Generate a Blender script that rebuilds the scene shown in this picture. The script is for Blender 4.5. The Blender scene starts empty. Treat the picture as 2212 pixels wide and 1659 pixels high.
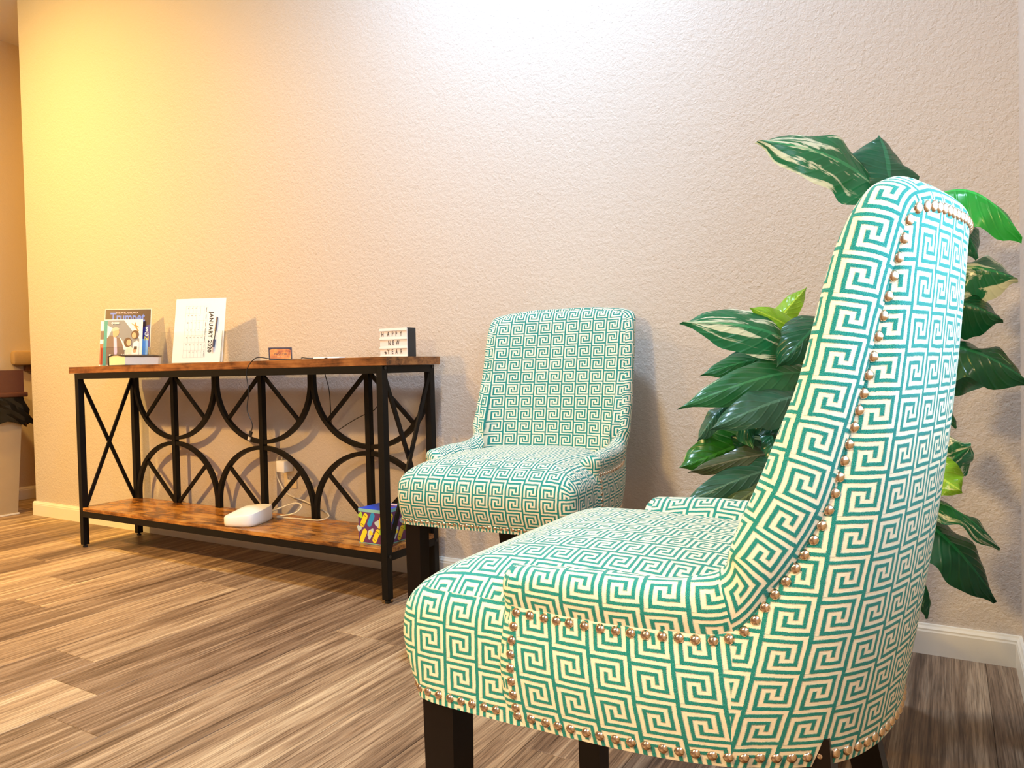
import bpy, bmesh, math, random
from mathutils import Vector, Matrix

random.seed(7)
S = bpy.context.scene
COL = S.collection
R = math.radians

# ------------------------------------------------------------------ camera
CAM_YAW, CAM_PITCH, CAM_ROLL, CAM_H, CAM_F = .5338, -.0242, -.0228, .76, 1594.9
cd = bpy.data.cameras.new('camera')
cam = bpy.data.objects.new('camera', cd)
COL.objects.link(cam)
fw = Vector((-math.sin(CAM_YAW)*math.cos(CAM_PITCH), math.cos(CAM_YAW)*math.cos(CAM_PITCH), math.sin(CAM_PITCH)))
rt = Vector((math.cos(CAM_YAW), math.sin(CAM_YAW), 0))
up = rt.cross(fw)
rt2 = rt*math.cos(CAM_ROLL)+up*math.sin(CAM_ROLL)
up2 = up*math.cos(CAM_ROLL)-rt*math.sin(CAM_ROLL)
m = Matrix((rt2, up2, -fw)).transposed().to_4x4()
m.translation = (0, 0, CAM_H)
cam.matrix_world = m
cd.sensor_fit = 'HORIZONTAL'
cd.sensor_width = 36
cd.lens = CAM_F*36/2212
cd.clip_start = .02
S.camera = cam

# ------------------------------------------------------------------ light and exposure
w = bpy.data.worlds.new('world')
S.world = w
w.use_nodes = True
w.node_tree.nodes['Background'].inputs[0].default_value = (.62, .82, 1, 1)
w.node_tree.nodes['Background'].inputs[1].default_value = 6.5
S.view_settings.view_transform = 'Standard'
S.view_settings.look = 'None'
S.view_settings.gamma = 1
S.view_settings.use_curve_mapping = False
S.view_settings.exposure = 0.12

def area(name, loc, target, size, power, color, shape='DISK', size_y=None, spread=180):
    l = bpy.data.lights.new(name, 'AREA')
    l.shape = shape
    l.size = size
    if size_y: l.size_y = size_y
    l.energy = power
    l.color = color
    l.spread = R(spread)
    o = bpy.data.objects.new(name, l)
    COL.objects.link(o)
    o.location = loc
    d = Vector(target)-Vector(loc)
    o.rotation_euler = d.to_track_quat('-Z', 'Y').to_euler()
    return o
COOL = (.56, .76, 1.0)
YELL = (1.0, .66, .17)
WARM = (1.0, .56, .15)
area('cool_ceiling_lamp', (-1.12, 1.40, 2.79), (-1.12, 1.40, 0), .20, 50, COOL)
area('yellow_wall_lamp', (-3.95, .85, 2.79), (-3.98, 1.5, 0), .16, 62, YELL, spread=172)
area('warm_far_lamp', (-3.0, -1.0, 2.79), (-3.4, 1.7, .3), .22, 42, WARM, spread=85)
area('warm_chair_fill', (-1.0, -.75, 1.55), (-.2, .9, .5), .25, 13, (1.0, .68, .26), spread=100)  # unseen fill added to warm the near chair's side, no real lamp
area('room_fill', (-.7, -1.3, 2.79), (-.7, -1.3, 0), .6, 34, (1.0, .84, .74), 'SQUARE')  # soft fill added in front to lift the walls, no known fixture
area('hall_lamp', (-4.62, 3.6, 2.79), (-4.62, 3.6, 0), .16, 22, (1.0, .52, .10))

# ------------------------------------------------------------------ helpers
def tag(o, label=None, cat=None, group=None, kind=None):
    if label: o['label'] = label
    if cat: o['category'] = cat
    if group: o['group'] = group
    if kind: o['kind'] = kind
    return o

def empty(name, loc=(0, 0, 0), rz=0, label=None, cat=None, group=None):
    o = bpy.data.objects.new(name, None)
    COL.objects.link(o)
    o.empty_display_size = .05
    o.location = loc
    o.rotation_euler = (0, 0, rz)
    return tag(o, label, cat, group)

class MB:
    """collects vertices, faces and uvs; build() links them as one mesh object"""
    def __init__(s):
        s.v = []; s.f = []; s.uv = []; s.mi = []
    def add(s, verts, faces, uvs=None, mi=0):
        n = len(s.v)
        s.v += [tuple(p) for p in verts]
        for k, f in enumerate(faces):
            s.f.append([i+n for i in f])
            s.uv.append(uvs[k] if uvs else [(0, 0)]*len(f))
            s.mi.append(mi)
    def box(s, a, b, mi=0, bev=0):
        x0, y0, z0 = a; x1, y1, z1 = b
        if bev <= 0:
            v = [(x0,y0,z0),(x1,y0,z0),(x1,y1,z0),(x0,y1,z0),(x0,y0,z1),(x1,y0,z1),(x1,y1,z1),(x0,y1,z1)]
            s.add(v, [(3,2,1,0),(4,5,6,7),(0,1,5,4),(1,2,6,5),(2,3,7,6),(3,0,4,7)], mi=mi)
            return
        bm = bmesh.new()
        bmesh.ops.create_cube(bm, size=1)
        for q in bm.verts:
            q.co = Vector(((x0+x1)/2+q.co.x*(x1-x0), (y0+y1)/2+q.co.y*(y1-y0), (z0+z1)/2+q.co.z*(z1-z0)))
        bmesh.ops.bevel(bm, geom=bm.edges[:], offset=bev, segments=2, affect='EDGES', profile=.5)
        s.bm(bm, mi)
    def bm(s, bm, mi=0):
        bm.verts.index_update()
        s.add([q.co[:] for q in bm.verts], [[q.index for q in f.verts] for f in bm.faces], mi=mi)
        bm.free()
    def bar(s, p, q, wx, wy=None, side=None, mi=0):
        """rectangular bar from p to q; wx measured along 'side', wy across"""
        wy = wy or wx
        p, q = Vector(p), Vector(q)
        d = (q-p).normalized()
        a = Vector(side) if side else (Vector((0,0,1)) if abs(d.z) < .9 else Vector((1,0,0)))
        a = (a-d*a.dot(d)).normalized()
        b = d.cross(a)
        v = []
        for c in (p, q):
            for sx, sy in ((-1,-1),(1,-1),(1,1),(-1,1)):
                v.append(c+a*(sx*wx/2)+b*(sy*wy/2))
        s.add(v, [(3,2,1,0),(4,5,6,7),(0,1,5,4),(1,2,6,5),(2,3,7,6),(3,0,4,7)], mi=mi)
    def sweep(s, path, rad, n=8, closed=False, prof=None, side=None, mi=0):
        """tube (or a custom profile) along a list of points"""
        P = [Vector(p) for p in path]
        k = len(P)
        prof = prof or [(math.cos(2*math.pi*i/n), math.sin(2*math.pi*i/n)) for i in range(n)]
        n = len(prof)
        v = []
        a = None
        for i in range(k):
            d = (P[(i+1) % k]-P[i-1]) if closed else (P[min(i+1, k-1)]-P[max(i-1, 0)])
            d.normalize()
            if side: a = Vector(side)
            elif a is None: a = Vector((0,0,1)) if abs(d.z) < .9 else Vector((1,0,0))
            a = a-d*a.dot(d)
            a.normalize()
            b = d.cross(a)
            r_ = rad[i] if isinstance(rad, (list, tuple)) else rad
            for cx, cy in prof:
                v.append(P[i]+a*(cx*r_)+b*(cy*r_))
        f = []
        for i in range(k if closed else k-1):
            j = (i+1) % k
            for c in range(n):
                f.append((i*n+c, i*n+(c+1) % n, j*n+(c+1) % n, j*n+c))
        if not closed:
            f.append(tuple(range(n))[::-1])
            f.append(tuple(range((k-1)*n, k*n)))
        s.add(v, f, mi=mi)
    def lathe(s, prof, c=(0,0,0), n=24, mi=0):
        v = []; f = []
        for r_, z in prof:
            for i in range(n):
                t = 2*math.pi*i/n
                v.append((c[0]+r_*math.cos(t), c[1]+r_*math.sin(t), c[2]+z))
        for j in range(len(prof)-1):
            for i in range(n):
                f.append((j*n+i, j*n+(i+1) % n, (j+1)*n+(i+1) % n, (j+1)*n+i))
        f.append(tuple(range(n))[::-1])
        f.append(tuple(range((len(prof)-1)*n, len(prof)*n)))
        s.add(v, f, mi=mi)
    def poly(s, pts, depth, axis_o, ax, ay, mi=0):
        """flat outline with a small thickness; axis_o origin, ax/ay in-plane axes"""
        o, ax, ay = Vector(axis_o), Vector(ax), Vector(ay)
        nz = ax.cross(ay).normalized()
        n = len(pts)
        v = [o+ax*x+ay*y for x, y in pts]+[o+ax*x+ay*y+nz*depth for x, y in pts]
        f = [tuple(range(n))[::-1], tuple(range(n, 2*n))]
        for i in range(n):
            f.append((i, (i+1) % n, n+(i+1) % n, n+i))
        s.add(v, f, mi=mi)
    def build(s, name, mats, parent=None, smooth=False, angle=None):
        me = bpy.data.meshes.new(name)
        me.from_pydata(s.v, [], s.f)
        if not isinstance(mats, (list, tuple)): mats = [mats]
        for mt in mats: me.materials.append(mt)
        ul = me.uv_layers.new(name='UVMap')
        k = 0
        for p, uv, mi in zip(me.polygons, s.uv, s.mi):
            p.material_index = mi
            p.use_smooth = smooth
            for c in range(p.loop_total):
                ul.data[k].uv = uv[c]; k += 1
        me.update()
        o = bpy.data.objects.new(name, me)
        COL.objects.link(o)
        if angle is not None:
            for p in me.polygons: p.use_smooth = True
            me.set_sharp_from_angle(angle=R(angle))
        if parent: o.parent = parent
        return o

def text_mesh(name, body, size, mat, parent, M, depth=.0003, width=None, align='CENTER', spacing=1.0, bold=0):
    """lettering as a thin mesh; M maps text plane (x right, y up) to the parent's space"""
    c = bpy.data.curves.new(name, 'FONT')
    c.body = body; c.size = size; c.extrude = depth/2
    c.align_x = align; c.align_y = 'CENTER'
    c.space_character = spacing
    c.resolution_u = 3
    c.offset = bold
    o = bpy.data.objects.new(name, c)
    COL.objects.link(o)
    dg = bpy.context.evaluated_depsgraph_get()
    me = bpy.data.meshes.new_from_object(o.evaluated_get(dg))
    bpy.data.objects.remove(o)
    if width:
        xs = [q.co.x for q in me.vertices]
        k = width/(max(xs)-min(xs))
        for q in me.vertices: q.co.x *= k
    me.transform(M)
    me.materials.clear(); me.materials.append(mat)
    t = bpy.data.objects.new(name, me)
    COL.objects.link(t)
    t.parent = parent
    return t

# ------------------------------------------------------------------ materials
class NT:
    def __init__(s, name):
        s.m = bpy.data.materials.new(name)
        s.m.use_nodes = True
        s.t = s.m.node_tree
        s.b = s.t.nodes['Principled BSDF']
    def n(s, typ, **kw):
        o = s.t.nodes.new(typ)
        for k, v in kw.items(): setattr(o, k, v)
        return o
    def l(s, a, b): s.t.links.new(a, b)
    def put(s, sock, v):
        if hasattr(v, 'is_output'): s.l(v, sock)
        else: sock.default_value = v
    def math(s, op, a, b=None, c=None, clamp=False):
        o = s.n('ShaderNodeMath', operation=op, use_clamp=clamp)
        s.put(o.inputs[0], a)
        if b is not None: s.put(o.inputs[1], b)
        if c is not None: s.put(o.inputs[2], c)
        return o.outputs[0]
    def mix(s, f, a, b, blend='MIX'):
        o = s.n('ShaderNodeMix', data_type='RGBA', blend_type=blend)
        s.put(o.inputs[0], f); s.put(o.inputs[6], a); s.put(o.inputs[7], b)
        return o.outputs[2]
    def noise(s, vec, scale, detail=2, rough=.5, dist=0):
        o = s.n('ShaderNodeTexNoise')
        if vec is not None: s.l(vec, o.inputs['Vector'])
        o.inputs['Scale'].default_value = scale
        o.inputs['Detail'].default_value = detail
        o.inputs['Roughness'].default_value = rough
        o.inputs['Distortion'].default_value = dist
        return o
    def ramp(s, f, stops, interp='LINEAR'):
        o = s.n('ShaderNodeValToRGB')
        o.color_ramp.interpolation = interp
        e = o.color_ramp.elements
        while len(e) < len(stops): e.new(.5)
        for q, (p, c) in zip(e, stops):
            q.position = p; q.color = c if len(c) == 4 else (*c, 1)
        s.l(f, o.inputs[0])
        return o.outputs[0]
    def mapping(s, vec, scale=(1,1,1), loc=(0,0,0)):
        o = s.n('ShaderNodeMapping')
        s.l(vec, o.inputs[0])
        o.inputs['Scale'].default_value = scale
        o.inputs['Location'].default_value = loc
        return o.outputs[0]
    def bump(s, h, strength=.5, dist=.001):
        o = s.n('ShaderNodeBump')
        o.inputs['Strength'].default_value = strength
        o.inputs['Distance'].default_value = dist
        s.l(h, o.inputs['Height'])
        s.l(o.outputs[0], s.b.inputs['Normal'])
    def set(s, color=None, rough=None, metal=None, spec=None, **kw):
        if color is not None: s.put(s.b.inputs['Base Color'], color if hasattr(color, 'is_output') else (*color, 1))
        if rough is not None: s.put(s.b.inputs['Roughness'], rough)
        if metal is not None: s.b.inputs['Metallic'].default_value = metal
        if spec is not None: s.b.inputs['Specular IOR Level'].default_value = spec
        for k, v in kw.items(): s.put(s.b.inputs[k], v)
        return s

def plain(name, color, rough=.5, metal=0, spec=.5, grain=.06, scale=60, **kw):
    """single colour with a little procedural mottling"""
    t = NT(name)
    tc = t.n('ShaderNodeTexCoord')
    n = t.noise(tc.outputs['Object'], scale, 3)
    c = t.mix(n.outputs[0], tuple(x*(1-grain) for x in color)+(1,), tuple(min(1, x*(1+grain)) for x in color)+(1,))
    t.set(c, rough, metal, spec, **kw)
    return t.m

def wall_paint(name, color, bump=1.0):
    t = NT(name)
    tc = t.n('ShaderNodeTexCoord')
    v = tc.outputs['Object']
    n = t.noise(v, 140, 2, .55, .6)
    n2 = t.noise(v, 60, 2, .5, .3)
    h = t.math('ADD', t.math('MULTIPLY', n.outputs[0], .7), t.math('MULTIPLY', n2.outputs[0], .6))
    big = t.noise(v, 1.3, 2)
    c = t.mix(big.outputs[0], tuple(x*.97 for x in color)+(1,), tuple(min(1, x*1.03) for x in color)+(1,))
    t.set(c, .62, 0, .35)
    t.bump(h, .55*bump, .004)
    return t.m

def fabric():
    """woven meander: one cream line on teal, drawn on a 10 x 10 grid per repeat"""
    t = NT('greek_key_fabric')
    uv = t.n('ShaderNodeUVMap').outputs[0]
    wob = t.noise(uv, 55, 2)
    wob2 = t.noise(uv, 900, 1)
    off = t.n('ShaderNodeVectorMath', operation='SCALE')
    t.l(wob.outputs['Color'], off.inputs[0]); off.inputs['Scale'].default_value = .0022
    off2 = t.n('ShaderNodeVectorMath', operation='SCALE')
    t.l(wob2.outputs['Color'], off2.inputs[0]); off2.inputs['Scale'].default_value = .0011
    a = t.n('ShaderNodeVectorMath', operation='ADD'); t.l(uv, a.inputs[0]); t.l(off.outputs[0], a.inputs[1])
    a2 = t.n('ShaderNodeVectorMath', operation='ADD'); t.l(a.outputs[0], a2.inputs[0]); t.l(off2.outputs[0], a2.inputs[1])
    sp = t.n('ShaderNodeSeparateXYZ'); t.l(a2.outputs[0], sp.inputs[0])
    x = t.math('MULTIPLY', t.math('FRACT', t.math('DIVIDE', sp.outputs[0], .0450)), 10)
    y = t.math('MULTIPLY', t.math('SUBTRACT', 1, t.math('FRACT', t.math('DIVIDE', sp.outputs[1], .0385))), 10)
    rects = [(0,1,1,10),(0,9,9,10),(8,9,3,10),(4,9,3,4),(4,5,3,6),(4,7,5,6),(6,7,5,8),(2,7,7,8),(2,3,1,8),(2,10,1,2)]
    d = None
    for y0, y1, x0, x1 in rects:
        dx = t.math('SUBTRACT', t.math('ABSOLUTE', t.math('SUBTRACT', x, (x0+x1)/2)), (x1-x0)/2)
        dy = t.math('SUBTRACT', t.math('ABSOLUTE', t.math('SUBTRACT', y, (y0+y1)/2)), (y1-y0)/2)
        q = t.math('MAXIMUM', dx, dy)
        d = q if d is None else t.math('MINIMUM', d, q)
    k = t.math('MULTIPLY_ADD', d, -3.5, .5, clamp=True)          # 1 on the cream line
    weave = t.n('ShaderNodeTexWave', wave_type='BANDS', bands_direction='Y')
    t.l(uv, weave.inputs[0]); weave.inputs['Scale'].default_value = 420; weave.inputs['Distortion'].default_value = .6
    fleck = t.noise(uv, 1500, 2, .7)
    teal = t.ramp(fleck.outputs[0], [(.30, (.003, .10, .10)), (.52, (.008, .24, .225)), (.74, (.08, .48, .42))])
    cream = t.mix(weave.outputs[0], (.80, .70, .53, 1), (.93, .86, .72, 1))
    t.set(t.mix(k, teal, cream), .85, 0, .25)
    t.b.inputs['Sheen Weight'].default_value = .12
    h = t.math('ADD', t.math('MULTIPLY', k, .8), t.math('ADD', t.math('MULTIPLY', weave.outputs[0], .2), t.math('MULTIPLY', fleck.outputs[0], .5)))
    t.bump(h, .6, .0012)
    return t.m

def floor_wood():
    t = NT('oak_plank')
    tc = t.n('ShaderNodeTexCoord')
    oi = t.n('ShaderNodeObjectInfo')
    sh = t.n('ShaderNodeVectorMath', operation='ADD')
    t.l(tc.outputs['Object'], sh.inputs[0])
    cmb = t.n('ShaderNodeCombineXYZ')
    r50 = t.math('MULTIPLY', oi.outputs['Random'], 50)
    t.l(r50, cmb.inputs[0]); t.l(r50, cmb.inputs[1])
    t.l(cmb.outputs[0], sh.inputs[1])
    v = sh.outputs[0]
    g1 = t.noise(t.mapping(v, (75, 3.0, 1)), 1, 6, .68, .9)
    g2 = t.noise(t.mapping(v, (16, .8, 1)), 1, 4, .55, 1.2)
    g3 = t.noise(t.mapping(v, (300, 6, 1)), 1, 3, .6)
    f = t.math('ADD', t.math('MULTIPLY', g1.outputs[0], .5), t.math('MULTIPLY', g2.outputs[0], .5))
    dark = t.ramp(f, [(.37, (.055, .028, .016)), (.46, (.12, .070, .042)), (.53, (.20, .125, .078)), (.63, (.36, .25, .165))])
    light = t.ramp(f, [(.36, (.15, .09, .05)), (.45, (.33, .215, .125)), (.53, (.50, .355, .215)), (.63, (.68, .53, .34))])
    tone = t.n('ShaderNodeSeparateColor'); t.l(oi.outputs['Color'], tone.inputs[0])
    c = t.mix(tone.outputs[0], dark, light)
    fine = t.ramp(g3.outputs[0], [(.36, (.42, .36, .30)), (.50, (1, 1, 1)), (.66, (1.25, 1.2, 1.12))])
    c = t.mix(.8, c, fine, 'MULTIPLY')
    t.set(c, t.math('MULTIPLY_ADD', g1.outputs[0], .25, .36), 0, .4)
    t.bump(t.math('ADD', g3.outputs[0], t.math('MULTIPLY', g1.outputs[0], .6)), .6, .0016)
    return t.m

def rustic(name, c0, c1, c2, rough):
    t = NT(name)
    tc = t.n('ShaderNodeTexCoord')
    v = tc.outputs['Object']
    g = t.noise(t.mapping(v, (5, 55, 90)), 1, 5, .6, .8)
    b = t.noise(t.mapping(v, (9, 16, 16)), 1, 4, .6, .5)
    f = t.math('ADD', t.math('MULTIPLY', g.outputs[0], .4), t.math('MULTIPLY', b.outputs[0], .6))
    t.set(t.ramp(f, [(.40, c0), (.5, c1), (.61, c2)]), rough, 0, .5)
    t.bump(g.outputs[0], .15, .0006)
    return t.m

LEAFC = {   # base colour, vein/second colour, splash colour, splash amount
    'streak': ((.012, .14, .055), (.03, .22, .09), (.84, .86, .66), .57),
    'streakdark': ((.008, .065, .022), (.015, .11, .035), (.62, .72, .38), .50),
    'dark': ((.012, .105, .055), (.02, .16, .08), (.5, .7, .5), .40),
    'deep': ((.006, .075, .028), (.012, .12, .045), (.30, .55, .22), .44),
    'mid': ((.018, .13, .045), (.04, .2, .08), (.5, .7, .45), .42),
    'grey': ((.03, .11, .065), (.07, .17, .12), (.5, .6, .42), .43),
    'lightdark': ((.02, .14, .012), (.04, .2, .02), (.5, .62, .2), .44),
    'bright': ((.02, .40, .05), (.05, .5, .10), (.75, .95, .75), .47),
    'lime': ((.20, .42, .02), (.34, .50, .04), (.75, .80, .35), .46),
    'olive': ((.07, .11, .04), (.12, .16, .06), (.3, .35, .15), .42),
    'brownish': ((.06, .09, .04), (.14, .13, .08), (.3, .3, .2), .42),
}
def leaf_mat(kind):
    base, vein, spl, amt = LEAFC[kind]
    t = NT('leaf_'+kind)
    uv = t.n('ShaderNodeUVMap').outputs[0]
    oi = t.n('ShaderNodeObjectInfo')
    cmb = t.n('ShaderNodeCombineXYZ')
    t.l(t.math('MULTIPLY', oi.outputs['Random'], 40), cmb.inputs[0])
    sh = t.n('ShaderNodeVectorMath', operation='ADD'); t.l(uv, sh.inputs[0]); t.l(cmb.outputs[0], sh.inputs[1])
    sp = t.n('ShaderNodeSeparateXYZ'); t.l(uv, sp.inputs[0])
    ax = t.math('ABSOLUTE', sp.outputs[0])
    # side veins sweep towards the tip
    ph = t.math('SUBTRACT', t.math('MULTIPLY', sp.outputs[1], 9), t.math('MULTIPLY', ax, 5))
    vn = t.math('POWER', t.math('ABSOLUTE', t.math('SINE', t.math('MULTIPLY', ph, 3.1416))), 14)
    n = t.noise(t.mapping(sh.outputs[0], (3, 5, 1)), 1, 3)
    c = t.mix(n.outputs[0], (*[x*.6 for x in base], 1), (*[x*1.5 for x in base], 1))
    c = t.mix(t.math('MULTIPLY', vn, .35), c, (*vein, 1))
    s_ = t.noise(t.mapping(sh.outputs[0], (5.0, 1.6, 1)), 1, 5, .62, .8)
    k = t.math('MULTIPLY_ADD', t.math('SUBTRACT', s_.outputs[0], 1.09-amt), 18, 0, clamp=True)
    c = t.mix(k, c, (*spl, 1))
    mid = t.math('LESS_THAN', ax, .03)
    c = t.mix(t.math('MULTIPLY', mid, .5), c, (*[min(1, x*2.2) for x in vein], 1))
    t.set(c, .27, 0, .6)
    t.bump(t.math('ADD', t.math('MULTIPLY', vn, -1.2), t.math('MULTIPLY', mid, -1.2)), .4, .002)
    out = t.t.nodes['Material Output']
    tr = t.n('ShaderNodeBsdfTranslucent')
    tc = t.mix(.5, c, (*[min(1, x*2.0) for x in vein], 1)); t.l(tc, tr.inputs[0])
    mx = t.n('ShaderNodeMixShader'); mx.inputs[0].default_value = .28
    t.l(t.b.outputs[0], mx.inputs[1]); t.l(tr.outputs[0], mx.inputs[2]); t.l(mx.outputs[0], out.inputs[0])
    return t.m

M_WALL = wall_paint('beige_wall_paint', (.575, .51, .465), 1.35)
M_HALL = wall_paint('tan_hall_paint', (.56, .44, .32), .6)
M_CEIL = plain('white_ceiling_paint', (.78, .76, .72), .8, grain=.02)
M_TRIM = plain('white_trim_paint', (.80, .76, .68), .35, grain=.02)
M_FLOOR = floor_wood()
M_SUB = plain('dark_subfloor', (.05, .035, .025), .9)
M_FAB = fabric()
M_NAIL = plain('aged_nickel', (.70, .54, .40), .16, 1, grain=.15, scale=300)
M_ESP = plain('espresso_wood', (.006, .003, .0025), .35, 0, .25, grain=.3, scale=25)
M_IRON = plain('black_metal', (.005, .0042, .004), .5, 0, .22, grain=.2)
M_TOP = rustic('rustic_walnut', (.07, .022, .007), (.22, .078, .022), (.36, .15, .045), .42)
M_SHELF = rustic('rustic_amber', (.09, .030, .008), (.34, .135, .028), (.55, .26, .06), .25)
M_WHITE = plain('white_plastic', (.86, .85, .83), .3, grain=.01)
M_PAPER = plain('white_paper', (.90, .89, .86), .7, grain=.01)
M_PAGES = plain('cream_book_pages', (.84, .77, .66), .8, grain=.08, scale=400)
M_BLACK = plain('black_plastic', (.012, .012, .014), .35, grain=.1)
M_INK = plain('black_ink', (.015, .015, .02), .6)
M_CABLE = plain('white_cable', (.75, .70, .60), .45, grain=.02)
M_POT = plain('dark_planter', (.03, .026, .024), .5, grain=.2)
M_SOIL = plain('potting_soil', (.03, .018, .01), .95, grain=.5, scale=120)
M_STEM = plain('green_stem', (.16, .26, .05), .5, grain=.2)
M_BIN = plain('beige_bin_plastic', (.42, .31, .18), .55, grain=.06, scale=12)
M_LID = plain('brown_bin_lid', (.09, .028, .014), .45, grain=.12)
M_BAG = plain('black_bin_bag', (.004, .004, .0045), .2, 0, .35)
M_COUNTER = plain('tan_counter', (.40, .25, .12), .5, grain=.08)
def clear(name, tint, f0):
    """thin clear sheet: mostly passes straight through, with a faint surface reflection"""
    t = NT(name)
    tr = t.n('ShaderNodeBsdfTransparent'); tr.inputs[0].default_value = (*tint, 1)
    gl = t.n('ShaderNodeBsdfGlossy'); gl.inputs['Roughness'].default_value = .03
    fr = t.n('ShaderNodeLayerWeight'); fr.inputs[0].default_value = f0
    mx = t.n('ShaderNodeMixShader')
    t.l(t.math('MULTIPLY_ADD', fr.outputs['Fresnel'], .9, .02), mx.inputs[0])
    t.l(tr.outputs[0], mx.inputs[1]); t.l(gl.outputs[0], mx.inputs[2])
    t.l(mx.outputs[0], t.t.nodes['Material Output'].inputs[0])
    return t.m
M_GLASS = clear('clear_glass', (.98, .99, .99), .12)
M_ACRYL = clear('clear_acrylic', (.985, .99, .985), .12)
def pc(name, c, r=.5): return plain(name, c, r, grain=.03)

# ------------------------------------------------------------------ the room
XL, XR, YB, YF, ZC = -4.97, .15, 2.153, -3.2, 2.82
HX, HY = -4.34, 5.6            # end of the back wall, end of the hall beyond it
def struct(name, mb, mat, **k):
    o = mb.build(name, mat, **k); o['kind'] = 'structure'; return o
b = MB(); b.box((XL-.1, YF-.1, -.06), (XR+.1, HY+.1, -.006))
floor = struct('floor', b, M_SUB)
b = MB(); b.box((XL-.1, YF-.1, ZC), (XR+.1, HY+.1, ZC+.08)); struct('ceiling', b, M_CEIL)
b = MB(); b.box((HX, YB, -.006), (XR+.1, YB+.12, ZC)); struct('wall_back', b, M_WALL)
b = MB(); b.box((XL-.1, YF-.1, -.006), (XL, HY+.1, ZC)); struct('wall_left', b, M_HALL)
b = MB(); b.box((XL, YF-.1, -.006), (XR, YF, ZC)); struct('wall_front', b, M_WALL)
b = MB(); b.box((HX, YB+.12, -.006), (HX+.1, HY, ZC)); struct('wall_hall', b, M_HALL)
b = MB(); b.box((XL, HY, -.006), (HX+.1, HY+.1, ZC)); struct('wall_hall_end', b, M_HALL)
# right wall with a wide window in it, beside and behind the near chair
WY0, WY1, WZ0, WZ1 = -.05, 1.07, .70, 2.20
b = MB()
b.box((XR, YF, -.006), (XR+.1, WY0, ZC)); b.box((XR, WY1, -.006), (XR+.1, YB, ZC))
b.box((XR, WY0, -.006), (XR+.1, WY1, WZ0)); b.box((XR, WY0, WZ1), (XR+.1, WY1, ZC))
struct('wall_right', b, M_WALL)
b = MB()
for y0, y1, z0, z1 in ((WY0, WY1, WZ0, WZ0+.04), (WY0, WY1, WZ1-.04, WZ1), (WY0, WY0+.04, WZ0, WZ1), (WY1-.04, WY1, WZ0, WZ1), (.49, .53, WZ0+.04, WZ1-.04)):
    b.box((XR+.05, y0, z0), (XR+.09, y1, z1))
win = struct('window_1', b, M_WHITE)
for y0, y1 in ((WY0+.04, .49), (.53, WY1-.04)):
    b = MB(); b.box((XR+.068, y0, WZ0+.04), (XR+.072, y1, WZ1-.04)); b.build('pane', M_GLASS, win)

def base_profile(length):
    """moulded skirting: flat face, stepped and rounded top; runs along +x, face towards -y"""
    pr = [(0, 0), (-.013, 0), (-.013, .058), (-.0115, .062), (-.0115, .066), (-.008, .072), (-.0065, .0765), (0, .0765)]
    v = [(0, y, z) for y, z in pr]+[(length, y, z) for y, z in pr]
    n = len(pr)
    f = [(i, i+1, n+i+1, n+i) for i in range(n-1)]+[tuple(range(n))[::-1], tuple(range(n, 2*n))]
    return v, f
def baseboard(name, p, length, rz):
    v, f = base_profile(length)
    b = MB(); b.add([(x, y, z) for x, y, z in v], [tuple(reversed(q)) for q in f])
    o = struct(name, b, M_TRIM); o.location = p; o.rotation_euler = (0, 0, rz)
    return o
baseboard('baseboard_back', (HX-.013, YB, 0), XR-HX+.013, 0)
baseboard('baseboard_right', (XR, YB-.013, 0), YB-.013-YF, R(-90))
baseboard('baseboard_left', (XL, YF, 0), HY-YF, R(90))
baseboard('baseboard_end', (HX, YB+.12, 0), .12, R(-90))

# floor planks, each its own board (long axis along Y)
PW, PL, X0 = .2025, 1.22, -2.963
def plank(x0, x1, y0, y1, tone):
    b = MB()
    g, e = .0004, .0012
    cx, cy = (x0+x1)/2, (y0+y1)/2
    hx, hy = (x1-x0)/2-g, (y1-y0)/2-g
    v = [(sx*hx, sy*hy, -.006) for sx, sy in ((-1,-1),(1,-1),(1,1),(-1,1))]
    v += [(sx*hx, sy*hy, -.0008) for sx, sy in ((-1,-1),(1,-1),(1,1),(-1,1))]
    v += [(sx*(hx-e), sy*(hy-e), 0) for sx, sy in ((-1,-1),(1,-1),(1,1),(-1,1))]
    f = [(3,2,1,0), (8,9,10,11)]
    for i in range(4):
        j = (i+1) % 4
        f += [(i, j, 4+j, 4+i), (4+i, 4+j, 8+j, 8+i)]
    b.add(v, f)
    o = b.build('plank', M_FLOOR, floor)
    o.location = (cx, cy, 0)
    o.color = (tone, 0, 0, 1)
ends = {-10: .6, -9: .25, -8: .8, -7: 1.75, -6: 1.02, -5: .45, -4: 1.62, -3: .95, -2: .40, -1: 1.88, 0: 1.50, 1: 1.29, 2: .62, 3: 1.72, 4: 1.10, 5: .988, 6: .872, 7: .35, 8: 1.56, 9: .76,
        10: .20, 11: 1.257, 12: .58, 13: 1.40, 14: .05, 15: 1.03, 16: .3}
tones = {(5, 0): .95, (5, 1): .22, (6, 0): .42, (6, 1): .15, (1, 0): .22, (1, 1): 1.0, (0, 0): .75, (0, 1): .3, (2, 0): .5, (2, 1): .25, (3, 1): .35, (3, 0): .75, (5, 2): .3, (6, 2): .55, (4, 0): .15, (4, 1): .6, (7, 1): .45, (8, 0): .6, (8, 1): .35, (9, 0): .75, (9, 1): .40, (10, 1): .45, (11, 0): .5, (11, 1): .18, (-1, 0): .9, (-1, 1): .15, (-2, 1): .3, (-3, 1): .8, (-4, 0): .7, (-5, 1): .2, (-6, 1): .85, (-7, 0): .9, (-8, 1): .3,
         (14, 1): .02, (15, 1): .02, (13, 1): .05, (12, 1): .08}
rnd = random.Random(3)
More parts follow.
